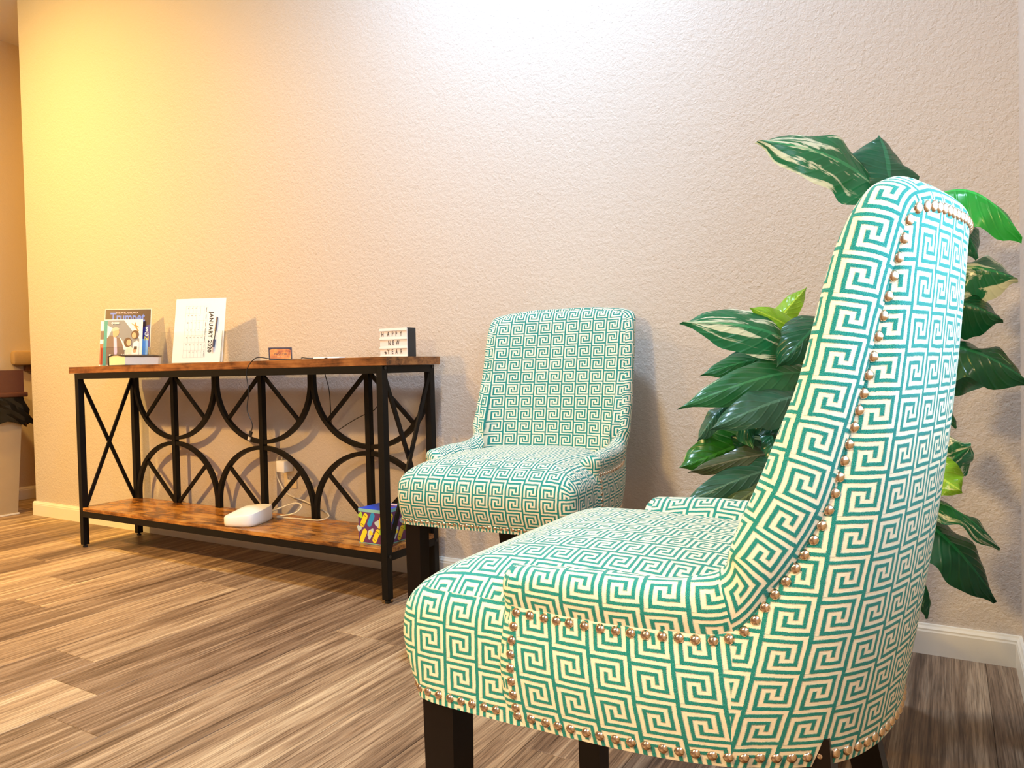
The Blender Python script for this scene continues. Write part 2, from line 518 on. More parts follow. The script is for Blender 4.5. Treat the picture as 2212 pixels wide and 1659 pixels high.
for c in range(-10, 16):
    x0, x1 = X0+c*PW, X0+(c+1)*PW
    x0, x1 = max(x0, XL), min(x1, XR)
    if x1-x0 < .01: continue
    ytop = HY if x1 < HX+.02 else YB
    for k in range(-3, 5):
        y0 = ends[c]+(k-1)*PL; y1 = y0+PL
        if y1 < -.6 or y0 > ytop-.01: continue
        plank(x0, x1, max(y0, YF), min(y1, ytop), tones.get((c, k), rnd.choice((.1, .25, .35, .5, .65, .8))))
b = MB(); b.box((XL, YF, -.006), (XR, -.95, -.002)); b.build('floor_rear', M_FLOOR, floor)

# ------------------------------------------------------------------ hall beyond the wall end
ct = empty('hall_counter', (XL, 2.9, 0), 0, 'tan wall counter in the hall behind the beige bin', 'counter')
b = MB(); b.box((.0, -.56, .835), (.06, .9, .925), bev=.02); b.build('counter_top', M_COUNTER, ct, angle=40)
b = MB(); b.box((.0, -.48, .80), (.035, .9, .833)); b.build('recess_shade', M_LID, ct)  # dark strip standing in for the shade in the gap under the top
b = MB(); b.box((.0, -.44, .77), (.04, .9, .7985)); b.build('lower_rail', M_COUNTER, ct)
b = MB(); b.box((.0, -.40, .0), (.02, .9, .7685)); b.build('panel', M_HALL, ct)

bn = empty('waste_bin', (-4.63, 1.98, 0), 0, 'beige waste bin with black liner and brown lid beside wall end', 'bin')
def taper(b, x0, x1, y0, y1, z0, z1, t, mi=0):
    v = [(x0+t, y0+t, z0), (x1-t, y0+t, z0), (x1-t, y1-t, z0), (x0+t, y1-t, z0), (x0, y0, z1), (x1, y0, z1), (x1, y1, z1), (x0, y1, z1)]
    b.add(v, [(3,2,1,0),(4,5,6,7),(0,1,5,4),(1,2,6,5),(2,3,7,6),(3,0,4,7)], mi=mi)
b = MB(); taper(b, -.19, .19, -.17, .17, .008, .62, .03); b.build('body', M_BIN, bn)
b = MB(); taper(b, -.165, .165, -.145, .145, 0, .0078, .0); b.build('foot_rim', M_TRIM, bn)
# liner turned over the rim, creased plastic
b = MB(); rn = random.Random(5)
n = 48; rows = 7
v = []; f = []
for j in range(rows):
    t = j/(rows-1)
    for i in range(n):
        a = 2*math.pi*i/n
        sx = max(-1, min(1, 1.42*math.cos(a))); sy = max(-1, min(1, 1.42*math.sin(a)))
        o_ = .006+.020*t+rn.uniform(-.007, .007)*min(1, t*3)
        far = .055*max(0, math.sin(a))*t
        v.append((sx*(.188+o_), sy*(.168+o_+.022*t), .652-(.12+.035*math.sin(a*1.0+.3)*t+rn.uniform(-.012, .012)*(j == rows-1))*t-far*.2))
for j in range(rows-1):
    for i in range(n):
        f.append((j*n+i, (j+1)*n+i, (j+1)*n+(i+1) % n, j*n+(i+1) % n))
b.add(v, f); b.build('bin_liner', M_BAG, bn)
b = MB(); b.box((-.205, -.19, .652), (.205, .195, .678), bev=.006)
taper(b, -.195, .195, -.175, .178, .678, .80, -.0)
v = b.v
b.build('lid', M_LID, bn, angle=40)

# ------------------------------------------------------------------ console table
TX0, TX1, TY0, TY1, TZ = -3.362, -1.54, 1.823, 2.112, .80
tb = empty('console_table', ((TX0+TX1)/2, (TY0+TY1)/2, 0), 0, 'long black metal console table with rustic brown top and arched back frame', 'table')
ox, oy = tb.location.x, tb.location.y
def lx(x): return x-ox
def ly(y): return y-oy
def tbuild(b, name, mat, **k):
    b.v = [(x-ox, y-oy, z) for x, y, z in b.v]
    return b.build(name, mat, tb, **k)
b = MB(); b.box((TX0, TY0, TZ-.028), (TX1, TY1, TZ), bev=.0012); tbuild(b, 'table_top', M_TOP)
LX0, LX1 = TX0+.042, TX1-.02
LG = .026
LY0, LY1 = TY0+.001, 2.104
for x in (LX0+LG/2, LX1-LG/2):
    for y in (LY0+LG/2, LY1-LG/2):
        b = MB(); b.box((x-LG/2, y-LG/2, .012), (x+LG/2, y+LG/2, TZ-.0285), bev=.0015)
        leg = tbuild(b, 'leg', M_IRON)
        b = MB(); b.lathe([(.009, 0), (.010, .002), (.010, .008), (.005, .0085), (.005, .012)], (lx(x), ly(y), 0), 12)
        b.build('foot', M_BLACK, leg)
SZ = .178
ZR0, ZR1 = .7465, TZ-.0285
b = MB(); b.box((LX0+LG, LY0, ZR0), (LX1-LG, LY0+.022, ZR1)); tbuild(b, 'front_top_rail', M_IRON)
b = MB(); b.box((LX0+LG, LY1-.022, ZR0), (LX1-LG, LY1, ZR1)); tbuild(b, 'back_top_rail', M_IRON)
b = MB(); b.box((LX0+LG, LY0, .137), (LX1-LG, LY0+.022, SZ-.0155)); tbuild(b, 'front_shelf_rail', M_IRON)
b = MB(); b.box((LX0+LG, LY1-.022, .137), (LX1-LG, LY1, SZ-.0155)); tbuild(b, 'back_shelf_rail', M_IRON)
for x in (LX0, LX1-.022):
    b = MB(); b.box((x, LY0+LG, ZR0), (x+.022, LY1-LG, ZR1)); tbuild(b, 'side_top_rail', M_IRON)
    b = MB(); b.box((x, LY0+LG, .137), (x+.022, LY1-LG, SZ-.0155)); tbuild(b, 'side_shelf_rail', M_IRON)
b = MB(); b.box((LX0+LG+.001, LY0, SZ-.015), (LX1-LG-.001, LY1, SZ), bev=.001)
b.box((LX0, LY0+LG+.001, SZ-.015), (LX0+LG+.002, LY1-LG-.001, SZ)); b.box((LX1-LG-.002, LY0+LG+.001, SZ-.015), (LX1, LY1-LG-.001, SZ))
tbuild(b, 'shelf', M_SHELF)
# X braces at both ends
for x in (LX0+.010, LX1-.010):
    for dx, za, zb in ((-.004, ZR0, SZ), (.004, SZ, ZR0)):
        b = MB(); b.bar((x+dx*1.0, LY0+LG-.004, za), (x+dx, LY1-LG+.004, zb), .008, .015, side=(1, 0, 0))
        tbuild(b, 'cross_brace', M_IRON)
for x in (LX0+.013, LX1-.013):
    for y, z in ((LY0-.0005, .765), (LY0-.0005, .150)):
        pass
for z in (.764, .152):
    for y in (LY0+.013, LY1-.013):
        b = MB(); b.sweep([(LX1-.001, y, z), (LX1+.003, y, z)], .0055, 10)
        tbuild(b, 'bolt', M_BLACK)
# back frame: three bays, each a centre post, a hanging arch, a standing arch and four struts
YB0 = LY1-.016
CX = [-3.005, -2.430, -1.855]
ZM = .460
HW = .2805
for c in CX:
    b = MB(); b.box((c-.011, YB0-.011, SZ), (c+.011, YB0+.011, ZR0)); tbuild(b, 'post', M_IRON)
    for sgn in (1, -1):
        z_open = ZR0 if sgn > 0 else SZ
        hh = abs(z_open-ZM)-.012
        pts = []
        for i in range(41):
            t = math.pi*i/40
            xx = -math.cos(t)*HW; zz = math.sin(t)
            # half ellipse, legs run vertical into the rail
            pts.append((c+xx, YB0, (z_open-sgn*.03)-sgn*zz*(hh-.03)))
        pts = [(c-HW, YB0, z_open)]+pts+[(c+HW, YB0, z_open)]
        b = MB(); b.sweep(pts, 1, side=(0, 1, 0), prof=[(-.009, -.0085), (.009, -.0085), (.009, .0085), (-.009, .0085)])
        tbuild(b, 'arch', M_IRON)
        for s2 in (-1, 1):
            b = MB()
            b.bar((c+s2*.014, YB0, z_open-sgn*.004), (c+s2*HW*.765, YB0, z_open-sgn*(.03+(hh-.03)*.644)), .012, .013, side=(0, 1, 0))
            tbuild(b, 'strut', M_IRON)

# ------------------------------------------------------------------ upholstered chairs
# local frame: +x the way the sitter looks, +y the sitter's left, z up. Half of the shell, from the middle of the
# back (0) round to the front of the arm (15): foot of the panel, nail line, front edge of the padded border, seat level
ST_A = [(.050,0),(.053,.05),(.063,.096),(.073,.125),(.084,.148),(.095,.164),(.103,.173),(.113,.183),(.125,.192),(.139,.201),(.156,.210),(.171,.217),(.188,.226),(.245,.240),(.325,.248),(.424,.250)]
ST_B = [(-.022,0,.906),(-.018,.055,.906),(-.007,.110,.905),(.004,.155,.904),(.015,.190,.901),(.027,.211,.890),(.041,.213,.84),(.065,.215,.74),(.081,.217,.68),(.097,.220,.624),(.120,.224,.578),(.145,.229,.541),(.182,.235,.497),(.245,.246,.491),(.325,.250,.489),(.424,.250,.491)]
ST_E = [(.050,0,.922),(.051,.05,.922),(.055,.10,.921),(.060,.145,.918),(.066,.178,.912),(.076,.196,.897),(.090,.200,.855),(.118,.203,.745),(.137,.203,.695),(.155,.203,.652),(.172,.203,.615),(.186,.201,.580),(.198,.196,.532),(.250,.190,.510),(.330,.190,.508),(.424,.190,.500)]
ST_C = [(.036,0,.926),(.037,.05,.926),(.041,.10,.925),(.047,.148,.921),(.054,.188,.914),(.068,.213,.896),(.090,.219,.850),(.118,.222,.745),(.137,.223,.692),(.154,.224,.648),(.171,.225,.608),(.184,.223,.570),(.198,.196,.532),(.250,.190,.510),(.330,.190,.508),(.424,.190,.500)]
ST_D = [(.152,0,.46),(.153,.05,.46),(.158,.10,.46),(.165,.14,.46),(.172,.165,.46),(.178,.18,.46),(.182,.186,.46),(.190,.190,.46),(.195,.192,.46),(.200,.193,.46),(.206,.193,.46),(.215,.192,.46),(.225,.190,.46),(.250,.188,.46),(.330,.188,.46),(.424,.188,.46)]
# direction and depth of the padding between nail line and front edge
ST_N = [(0,0,.018),(0,.002,.018),(0,.006,.017),(0,.014,.015),(0,.024,.014),(.004,.028,.012),(.006,.030,.006),(.006,.030,.004),(.006,.030,.008),(.006,.030,.010),(.006,.028,.012),(.006,.028,.018),(.004,.026,.040),(0,.024,.044),(0,.026,.046),(0,.024,.044)]
HEM = .357

def cat(L, t):
    """Catmull-Rom through the stations, mirrored about the middle of the back"""
    n = len(L)-1
    i = min(int(t), n-1); f = t-i
    def g(k):
        if k < 0:
            q = list(L[-k]); q[1] = -q[1]; return q
        return L[min(k, n)]
    p0, p1, p2, p3 = g(i-1), g(i), g(i+1), g(i+2)
    return [.5*((2*b_)+(c_-a_)*f+(2*a_-5*b_+4*c_-d_)*f*f+(3*b_-a_-3*c_+d_)*f**3) for a_, b_, c_, d_ in zip(p0, p1, p2, p3)]

def st(L, t):
    s_ = -1 if t < 0 else 1
    q = cat(L, abs(t)); q[1] *= s_
    return Vector(q)
def outer_pt(t, v):
    a = st(ST_A, t); B = st(ST_B, t)
    A = Vector((a[0], a[1], HEM))
    P = A.lerp(B, v)
    k = math.sin(math.pi*v)*.010
    d = Vector((P.x-.22, P.y*1.0, 0)); d.normalize()
    return P+d*k
def border_pt(t, v):
    B = st(ST_B, t); C = st(ST_C, t)
    N = st([(a, b, c) for a, b, c in ST_N], t)
    P1 = B+N*1.15; P2 = C+N*1.15
    u = 1-v
    return B*u**3+P1*(3*u*u*v)+P2*(3*u*v*v)+C*v**3
def inner_pt(t, v):
    C = st(ST_C, t); E = st(ST_E, t); D = st(ST_D, t)
    if abs(t) < 11.5: E = E+Vector((.003, 0, .004))
    v0 = .22
    w = .12 if v < v0 else .12+.88*(v-v0)/(1-v0)
    P = E.lerp(D, w)
    depth = max(0, (E.z-D.z))/.46
    k = math.sin(math.pi*min(1, w*1.05))
    P.x += .006*k*depth
    if v < v0:
        f = v/v0
        P = C*(1-f)**2+E*(2*f*(1-f))+P*f*f
    return P

def grid(fn, ts, vs, uvfn=None, flip=False):
    """mesh a (t, v) surface; uv from uvfn(i, j, points)"""
    P = [[fn(t, v) for v in vs] for t in ts]
    b = MB()
    nv = len(vs)
    uv = uvfn(P, ts, vs)
    faces = []; uvs = []
    for i in range(len(ts)-1):
        for j in range(nv-1):
            q = [(i, j), (i+1, j), (i+1, j+1), (i, j+1)]
            if flip: q.reverse()
            faces.append([a*nv+c for a, c in q]); uvs.append([uv[a][c] for a, c in q])
    b.add([p for row in P for p in row], faces, uvs)
    return b
def lin(a, b, n): return [a+(b-a)*i/n for i in range(n+1)]

def uv_outer(P, ts, vs):
    # threads run vertically: u is the distance walked round the back at constant height
    U = []
    K = 60
    for i, t in enumerate(ts):
        row = []
        s_ = -1 if t < 0 else 1
        tt = abs(t)
        for j in range(len(vs)):
            z = P[i][j].z
            acc = 0; last = None
            for k in range(K+1):
                t2 = tt*k/K
                zb = st(ST_B, t2).z
                q = outer_pt(t2, min(1, (z-HEM)/(zb-HEM)))
                if last is not None: acc += math.hypot(q.x-last.x, q.y-last.y)
                last = q
                if tt == 0: break
            row.append((-s_*acc+2.25+.022, z))
        U.append(row)
    return U
def uv_side(P, ts, vs):
    s_ = 1 if ts[0] > 0 else -1
    return [[(-s_*(p.x-.12*(p.z-.43))+2.25+.010, p.z) for p in row] for row in P]
def uv_border(P, ts, vs):
    U = []
    acc = 0
    mid = len(vs)//2
    L = [0]
    for i in range(1, len(ts)): L.append(L[-1]+(P[i][mid]-P[i-1][mid]).length)
    tot = L[-1]
    for i in range(len(ts)):
        row = []; a = 0
        s_ = 1 if ts[i] >= 0 else -1
        up = min(L[i], tot-L[i])
        for j in range(len(vs)):
            if j: a += (P[i][j]-P[i][j-1]).length
            row.append((-s_*a+2.25+s_*.012 if s_ > 0 else a+2.25, up*1.02))
        U.append(row)
    return U
def uv_arm(P, ts, vs):
    U = []
    for i in range(len(ts)):
        s_ = 1 if ts[i] >= 0 else -1
        a = 0; row = []
        for j in range(len(vs)):
            if j: a += (P[i][j]-P[i][j-1]).length
            row.append((-s_*P[i][len(vs)//2].x+2.25, a+.012))
        U.append(row)
    return U
def uv_inner(P, ts, vs):
    return [[(p.y+2.25+.0225, p.z*1.03) for p in row] for row in P]

# seat cushion --------------------------------------------------------------
SC, SL, SW, SN = .342, .238, .2520, 13
def sq(p, q):
    mm = max(abs(p), abs(q))
    if mm < 1e-9: return 0, 0, 0
    k = mm/(abs(p)**SN+abs(q)**SN)**(1/SN)
    return p*k, q*k, mm
def seat_w(x):
    # full width in front of the arms, narrower between arms and back
    a = SC+x*SL
    return SW if a > .42 else SW-(.42-a)*.20-max(0, .26-a)*.30
def seat_mesh():
    N = 28
    par = [math.sin(math.pi/2*(-1+2*i/N)) for i in range(N+1)]
    b = MB(); V = {}; vs = []
    for i, p in enumerate(par):
        for j, q in enumerate(par):
            x, y, mm = sq(p, q)
            mm = min(1, mm)
            z = .452+.078*(1-mm**4)**.45+.006*math.cos(p*1.4)*math.cos(q*1.4)*(1-mm**2)
            o_ = .016*mm**6
            vs.append((SC+x*SL+(o_*max(0, p)*1.2), y*seat_w(x), z)); V[i, j] = len(vs)-1
    rim = [(i, 0) for i in range(N)]+[(N, j) for j in range(N)]+[(i, N) for i in range(N, 0, -1)]+[(0, j) for j in range(N, 0, -1)]
    rings = [[V[k] for k in rim]]
    for z, o_ in ((.43, .019), (.405, .015), (.38, .007), (.368, .001), (HEM, 0)):
        r_ = []
        for i, j in rim:
            x, y, mm = sq(par[i], par[j])
            vs.append((SC+x*SL+o_*max(0, x)*1.2, y*seat_w(x), z)); r_.append(len(vs)-1)
        rings.append(r_)
    def uvp(k, mode):
        x, y, z = vs[k]
        if mode == 'top': 
            return (y+2.25+.012, -x+max(0, .47-z)*-.9+.60+.02)
        if mode == 'front': return (y+2.25+.012, z-.50+.12)
        s_ = 1 if mode == 'left' else -1
        return (s_*(.25+.57-x)+2.25+.012, z-.50+.12)
    F = []; UV = []
    for i in range(N):
        for j in range(N):
            q = [V[i, j], V[i+1, j], V[i+1, j+1], V[i, j+1]]
            pm, qm = (par[i]+par[i+1])/2, (par[j]+par[j+1])/2
            mode = 'top'
            if abs(qm) > .955 and abs(qm) > pm: mode = 'left' if qm > 0 else 'right'
            F.append(q); UV.append([uvp(k, mode) for k in q])
    nr = len(rim)
    for a in range(len(rings)-1):
        for c in range(nr):
            d = (c+1) % nr
            q = [rings[a][c], rings[a+1][c], rings[a+1][d], rings[a][d]]
            i = (rim[c][0]+rim[d][0])/2; j = (rim[c][1]+rim[d][1])/2
            # rim order: bottom edge j=0 is the right side, i=N the front
            if i >= N-.5 and 0 < j < N: mode = 'front'
            elif j > N/2: mode = 'left'
            else: mode = 'right'
            F.append(q); UV.append([uvp(k, mode) for k in q])
    b.add(vs, F, UV)
    return b

def seat_rim_points():
    """closed-up outline of the seat front (from one arm post round the front to the other) at nail height"""
    out = []
    for k in range(400):
        th = -math.pi/2+math.pi*k/399
        c, s_ = math.cos(th), math.sin(th)
        r_ = (abs(c)**SN+abs(s_)**SN)**(-1/SN)
        x, y = c*r_, s_*r_
        a = SC+x*SL+.0012
        if a > .436: out.append(Vector((a, y*SW, .3685)))
    return out

def resample(pts, step):
    out = [pts[0]]; acc = 0
    for k in range(1, len(pts)):
        d = pts[k]-pts[k-1]; L = d.length
        while acc+L >= step:
            r_ = (step-acc)/L
            p = pts[k-1]+d*r_
            out.append(p)
            pts = pts[:k]+[p]+pts[k:] if False else pts
            d = pts[k]-p; L = d.length; pts[k-1] = p; acc = 0
        acc += L
    return out

def outward(t, v):
    e = .01
    a = outer_pt(t+e, v)-outer_pt(t-e, v); c = outer_pt(t, min(1, v+e))-outer_pt(t, v-e)
    n = c.cross(a) if True else a.cross(c)
    n.normalize()
    p = outer_pt(t, v)
    if n.dot(Vector((p.x-.22, p.y, 0))) < 0: n = -n
    return n

def nail_places(step):
    res = []
    # nail line: arm, side of the back, across the top and down again
    ts = lin(-14.88, 14.88, 900)
    pts = []
    for t in ts:
        B = st(ST_B, t); A = st(ST_A, t)
        L = (B-Vector((A.x, A.y, HEM))).length
        pts.append(outer_pt(t, 1-.006/L))
    tt = {i: t for i, t in enumerate(ts)}
    keep = []
    acc = 0; last = pts[0]; keep.append(0)
    for i in range(1, len(pts)):
        acc += (pts[i]-pts[i-1]).length
        if acc >= step: keep.append(i); acc = 0
    for i in keep: res.append((pts[i], outward(ts[i], .97)))
    # vertical row at the front of each arm panel
    for s_ in (-1, 1):
        for k in range(1, 8):
            z = .491-.006-k*.0153
            v = (z-HEM)/(.491-HEM)
            res.append((outer_pt(s_*14.88, v), outward(s_*14.88, v)))
    # along the foot of the panels
    acc = 0; pl = None
    for t in lin(-14.88, 14.88, 900):
        p = outer_pt(t, .0115/(st(ST_B, t).z-HEM))
        if pl is not None: acc += (p-pl).length
        if pl is None or acc >= step:
            res.append((p, outward(t, .1))); acc = 0
        pl = p
    # along the seat front
    P = seat_rim_points()
    acc = step
    for k in range(1, len(P)-1):
        acc += (P[k]-P[k-1]).length
        if acc >= step:
            d = P[k+1]-P[k-1]
            res.append((P[k], Vector((d.y, -d.x, 0)).normalized())); acc = 0
    return res

def nail_mesh():
    b = MB(); n = 10
    prof = [(.0057, 0), (.0053, .0017), (.0038, .0033), (.0018, .0041)]
    v = []; f = []
    for r_, z in prof:
        for i in range(n):
            a = 2*math.pi*i/n
            v.append((r_*math.cos(a), r_*math.sin(a), z))
    v.append((0, 0, .0043))
    for j in range(len(prof)-1):
        for i in range(n):
            f.append((j*n+i, j*n+(i+1) % n, (j+1)*n+(i+1) % n, (j+1)*n+i))
    k = len(prof)-1
    for i in range(n): f.append((k*n+i, k*n+(i+1) % n, len(v)-1))
    b.add(v, f)
    return b

def make_chair(label, loc, rz, single_nails):
    root = empty('upholstered_chair', loc, rz, label, 'chair', 'greek key chairs')
    seat_mesh().build('seat', M_FAB, root, smooth=True)
    vs = lin(0, 1, 14)
    grid(outer_pt, lin(-12, 12, 120), vs, uv_outer).build('back_panel', M_FAB, root, smooth=True)
    for s_ in (1, -1):
        ts = lin(12, 15, 24) if s_ > 0 else lin(-15, -12, 24)
        grid(outer_pt, ts, vs, uv_side).build('side_panel', M_FAB, root, smooth=True)
        grid(border_pt, ts, lin(0, 1, 12), uv_arm).build('arm_pad', M_FAB, root, smooth=True)
        grid(inner_pt, ts, lin(0, 1, 3), uv_arm).build('arm_lining', M_FAB, root, smooth=True)
        # rounded front of the arm: the cross-section drawn in to its middle
        t = 15*s_
        sec = [outer_pt(t, v) for v in lin(0, 1, 10)]+[border_pt(t, v) for v in lin(0, 1, 14)[1:]]+[inner_pt(t, v) for v in lin(0, 1, 4)[1:]]
        b = MB(); rows = []
        for fwd, k in ((0, 0), (.006, .06), (.013, .28), (.0165, .6), (.0175, 1)):
            row = []
            for q in sec:
                zc = max(q.z*.0+min(q.z, .500), HEM)
                c = Vector((q.x, s_*.220, q.z+(zc-q.z)*.9))
                p = q.lerp(c, k); p.x = q.x+fwd
                row.append(p)
            rows.append(row)
        V = [p for r_ in rows for p in r_]; n = len(sec); F = []; U = []
        for i in range(len(rows)-1):
            for j in range(n-1):
                q = [(i, j), (i+1, j), (i+1, j+1), (i, j+1)]
                F.append([a*n+c for a, c in q])
                U.append([(rows[a][c].y+s_*rows[a][c].x*0-s_*a*.006+2.25, rows[a][c].z) for a, c in q])
        b.add(V, F, U); b.build('arm_front', M_FAB, root, smooth=True)
    grid(border_pt, lin(-12, 12, 140), lin(0, 1, 12), uv_border).build('back_border', M_FAB, root, smooth=True)
    grid(inner_pt, lin(-12, 12, 120), lin(0, 1, 26), uv_inner).build('inner_back', M_FAB, root, smooth=True)
    # dust cover under the seat
    b = MB(); pts = [(st(ST_A, t).x, st(ST_A, t).y) for t in lin(-15, 15, 60)]
    pts += [(.56, .23), (.56, -.23)]
    b.poly(pts, .004, (0, 0, HEM+.004), (1, 0, 0), (0, 1, 0)); b.build('dust_cover', M_BLACK, root)
    for s_ in (1, -1):
        b = MB(); cx, cy = .541, s_*.214
        h0, h1 = .0225, .019
        v = [(cx+dx*h1, cy+dy*h1, 0) for dx, dy in ((-1,-1),(1,-1),(1,1),(-1,1))]+[(cx+dx*h0, cy+dy*h0, HEM+.02) for dx, dy in ((-1,-1),(1,-1),(1,1),(-1,1))]
        b.add(v, [(3,2,1,0),(4,5,6,7),(0,1,5,4),(1,2,6,5),(2,3,7,6),(3,0,4,7)])
        b.build('leg', M_ESP, root)
        b = MB()
        P = []
        for k in range(9):
            q = k/8
            P.append((.125-.085*q**1.7, s_*(.165+.01*q), (HEM+.03)*(1-q)))
        hw = [.0225-.004*k/8 for k in range(9)]
        v = []; f = []
        for (x, y, z), h in zip(P, hw):
            v += [(x+dx*h, y+dy*h, z) for dx, dy in ((-1,-1),(1,-1),(1,1),(-1,1))]
        for k in range(8):
            for c in range(4):
                f.append((k*4+c, (k+1)*4+c, (k+1)*4+(c+1) % 4, k*4+(c+1) % 4))
        f += [(0,1,2,3), (35,34,33,32)]
        b.add(v, f); b.build('leg', M_ESP, root)
    places = nail_places(.0152)
    if single_nails:
        me = None
        for p, nrm in places:
            if me is None:
                o = nail_mesh().build('nailhead', M_NAIL, root, smooth=True); me = o.data
            else:
                o = bpy.data.objects.new('nailhead', me); COL.objects.link(o); o.parent = root
            o.location = p-nrm*.0006
            o.rotation_euler = nrm.to_track_quat('Z', 'Y').to_euler()
    else:
        nb = nail_mesh(); b = MB()
        for p, nrm in places:
            q = nrm.to_track_quat('Z', 'Y').to_matrix()
            b.add([q @ Vector(c)+p-nrm*.0006 for c in nb.v], nb.f)
        o = b.build('nailhead_trim', M_NAIL, root, smooth=True); o['kind'] = 'stuff'
    return root, len(places)
c1, n1 = make_chair('large teal and cream greek key chair nearest the camera, seen from its side', (0, .955, 0), R(180), True)
c2, n2 = make_chair('teal and cream greek key chair against the wall beside the console table', (-1.028, 2.085, 0), R(-86), False)
print('NAILS', n1)

# ------------------------------------------------------------------ things on the table top
def frame(o, xdir, ydir):
    x = Vector(xdir).normalized(); y = Vector(ydir); y = (y-x*y.dot(x)).normalized(); z = x.cross(y)
    mm = Matrix((x, y, z)).transposed().to_4x4(); mm.translation = Vector(o)
    return mm
def sheet(b, M, pts, depth=.0006, mi=0):
    """flat printed shape lying in the plane of M"""
    b.poly(pts, depth, M.translation, M.to_3x3() @ Vector((1, 0, 0)), M.to_3x3() @ Vector((0, 1, 0)), mi)
def ell(cx, cy, rx, ry, n=18, a0=0, a1=2*math.pi):
    full = abs(a1-a0-2*math.pi) < 1e-6
    m_ = n if full else n+1
    return [(cx+rx*math.cos(a0+(a1-a0)*i/n), cy+ry*math.sin(a0+(a1-a0)*i/n)) for i in range(m_)]

def holder(loc, rz, label, wd, depth, hb, hf):
    """clear acrylic stand: back plate leaning back, low front pocket, two side cheeks, foot"""
    h = empty('brochure_holder', loc, rz, label, 'brochure holder')
    t = .0025
    lean = .22
    b = MB(); b.box((-wd/2, -depth/2, 0), (wd/2, depth/2, t)); b.build('foot_plate', M_ACRYL, h)
    b = MB(); b.bar((0, depth*.1, t), (0, depth*.1+hb*lean, hb), t, wd, side=(0, 1, 0)); b.build('back_plate', M_ACRYL, h)
    b = MB(); b.bar((0, -depth*.42, t), (0, -depth*.42+hf*lean, hf), t, wd, side=(0, 1, 0)); b.build('front_pocket', M_ACRYL, h)
    for s_ in (-1, 1):
        b = MB()
        b.poly([(-depth*.42, t), (depth*.1, t), (depth*.1+hf*lean, hf), (-depth*.42+hf*lean, hf)], t, (s_*wd/2-t/2, 0, 0), (0, 1, 0), (0, 0, 1))
        b.build('side_cheek', M_ACRYL, h)
    return h

TZt = TZ+.0002
PHI1 = R(38)
H1 = (-3.200, 1.990, TZt)
holder(H1, PHI1, 'clear acrylic holder with two magazines at left end of console table', .200, .060, .17, .085)
def leaf_sheet(name, label, cat_, loc, rz, y0, wd, ht, z0, lean, mat, thick):
    """a booklet standing in the holder; returns its root and the plane of its front cover"""
    r_ = empty(name, loc, rz, label, cat_)
    M = frame((0, y0, z0), (1, 0, 0), (0, lean, 1))
    b = MB(); b.bar(M @ Vector((0, 0, 0)), M @ Vector((0, ht, 0)), thick, wd, side=tuple(M.to_3x3() @ Vector((0, 0, 1))))
    b.build('booklet', mat, r_)
    F = M @ Matrix.Translation((0, 0, thick/2+.0001))
    return r_, F
P_DK = pc('print_dark', (.035, .012, .018), .35); P_BL = pc('print_blue', (.09, .20, .75), .35); P_NV = pc('print_navy', (.03, .03, .25), .35)
P_SKY = pc('print_sky_blue', (.16, .42, .85), .35); P_GR = pc('print_grey', (.21, .23, .27), .4); P_TL = pc('print_teal', (.015, .30, .30), .4)
P_WH = pc('print_white', (.88, .88, .87), .4); P_SK = pc('print_skin', (.72, .38, .22), .4); P_HR = pc('print_hair', (.09, .035, .02), .4)
P_GH = pc('print_grey_hair', (.62, .50, .40), .4); P_JK = pc('print_jacket', (.17, .11, .10), .4); P_SH = pc('print_shirt', (.62, .52, .80), .4)
P_CR = pc('print_cream', (.83, .74, .64), .4); P_OR = pc('print_orange', (.85, .32, .07), .4); P_YL = pc('print_yellow', (.85, .68, .12), .4)
P_RD = pc('print_red', (.75, .13, .07), .4); P_BR = pc('print_branch', (.38, .22, .06), .4); P_PK = pc('print_pink', (.80, .62, .72), .4)

mag, F = leaf_sheet('magazine', 'dark magazine with blue title standing at back of the acrylic holder', 'magazine', H1, PHI1, .000, .200, .262, .004, .20, P_WH, .004)
def printed(root, F, items):
    for k, (nm, pts, mat) in enumerate(items):
        b = MB(); sheet(b, F @ Matrix.Translation((0, 0, .00012*k)), pts, .0001); b.build(nm, mat, root)
rect = lambda x0, y0, x1, y1: [(x0, y0), (x1, y0), (x1, y1), (x0, y1)]
printed(mag, F, [('cover_print', rect(-.098, .002, .098, .260), P_DK), ('blue_panel', [(.02, .002), (.098, .002), (.098, .190), (.02, .150)], P_NV), ('sky_panel', rect(.02, .004, .090, .120), P_SKY)])
G = F @ Matrix.Translation((0, 0, .0005))
text_mesh('title_lettering', 'Trumpet', .060, P_BL, mag, G @ Matrix.Translation((-.002, .221, 0)), width=.150, bold=.0012)
text_mesh('small_lettering', 'THE PHILADELPHIA', .012, P_PK, mag, G @ Matrix.Translation((-.005, .2435, 0)), width=.098)
text_mesh('side_lettering', 'S', .026, P_WH, mag, G @ Matrix.Translation((.083, .165, 0)), bold=.0008)
text_mesh('side_lettering', 'G', .026, P_WH, mag, G @ Matrix.Translation((.083, .143, 0)), bold=.0008)
text_mesh('side_lettering', 'N', .026, P_YL, mag, G @ Matrix.Translation((.083, .121, 0)), bold=.0008)

red, F = leaf_sheet('leaflet', 'red and white leaflet tucked behind the family brochure', 'leaflet', H1, PHI1, -.009, .165, .205, .004, .20, P_WH, .002)
red.location = Vector(H1)+Vector((math.cos(PHI1), math.sin(PHI1), 0))*-.030
printed(red, F, [('red_print', rect(-.082, .004, -.02, .100), P_RD), ('pink_print', rect(-.082, .120, -.055, .160), P_JK)])

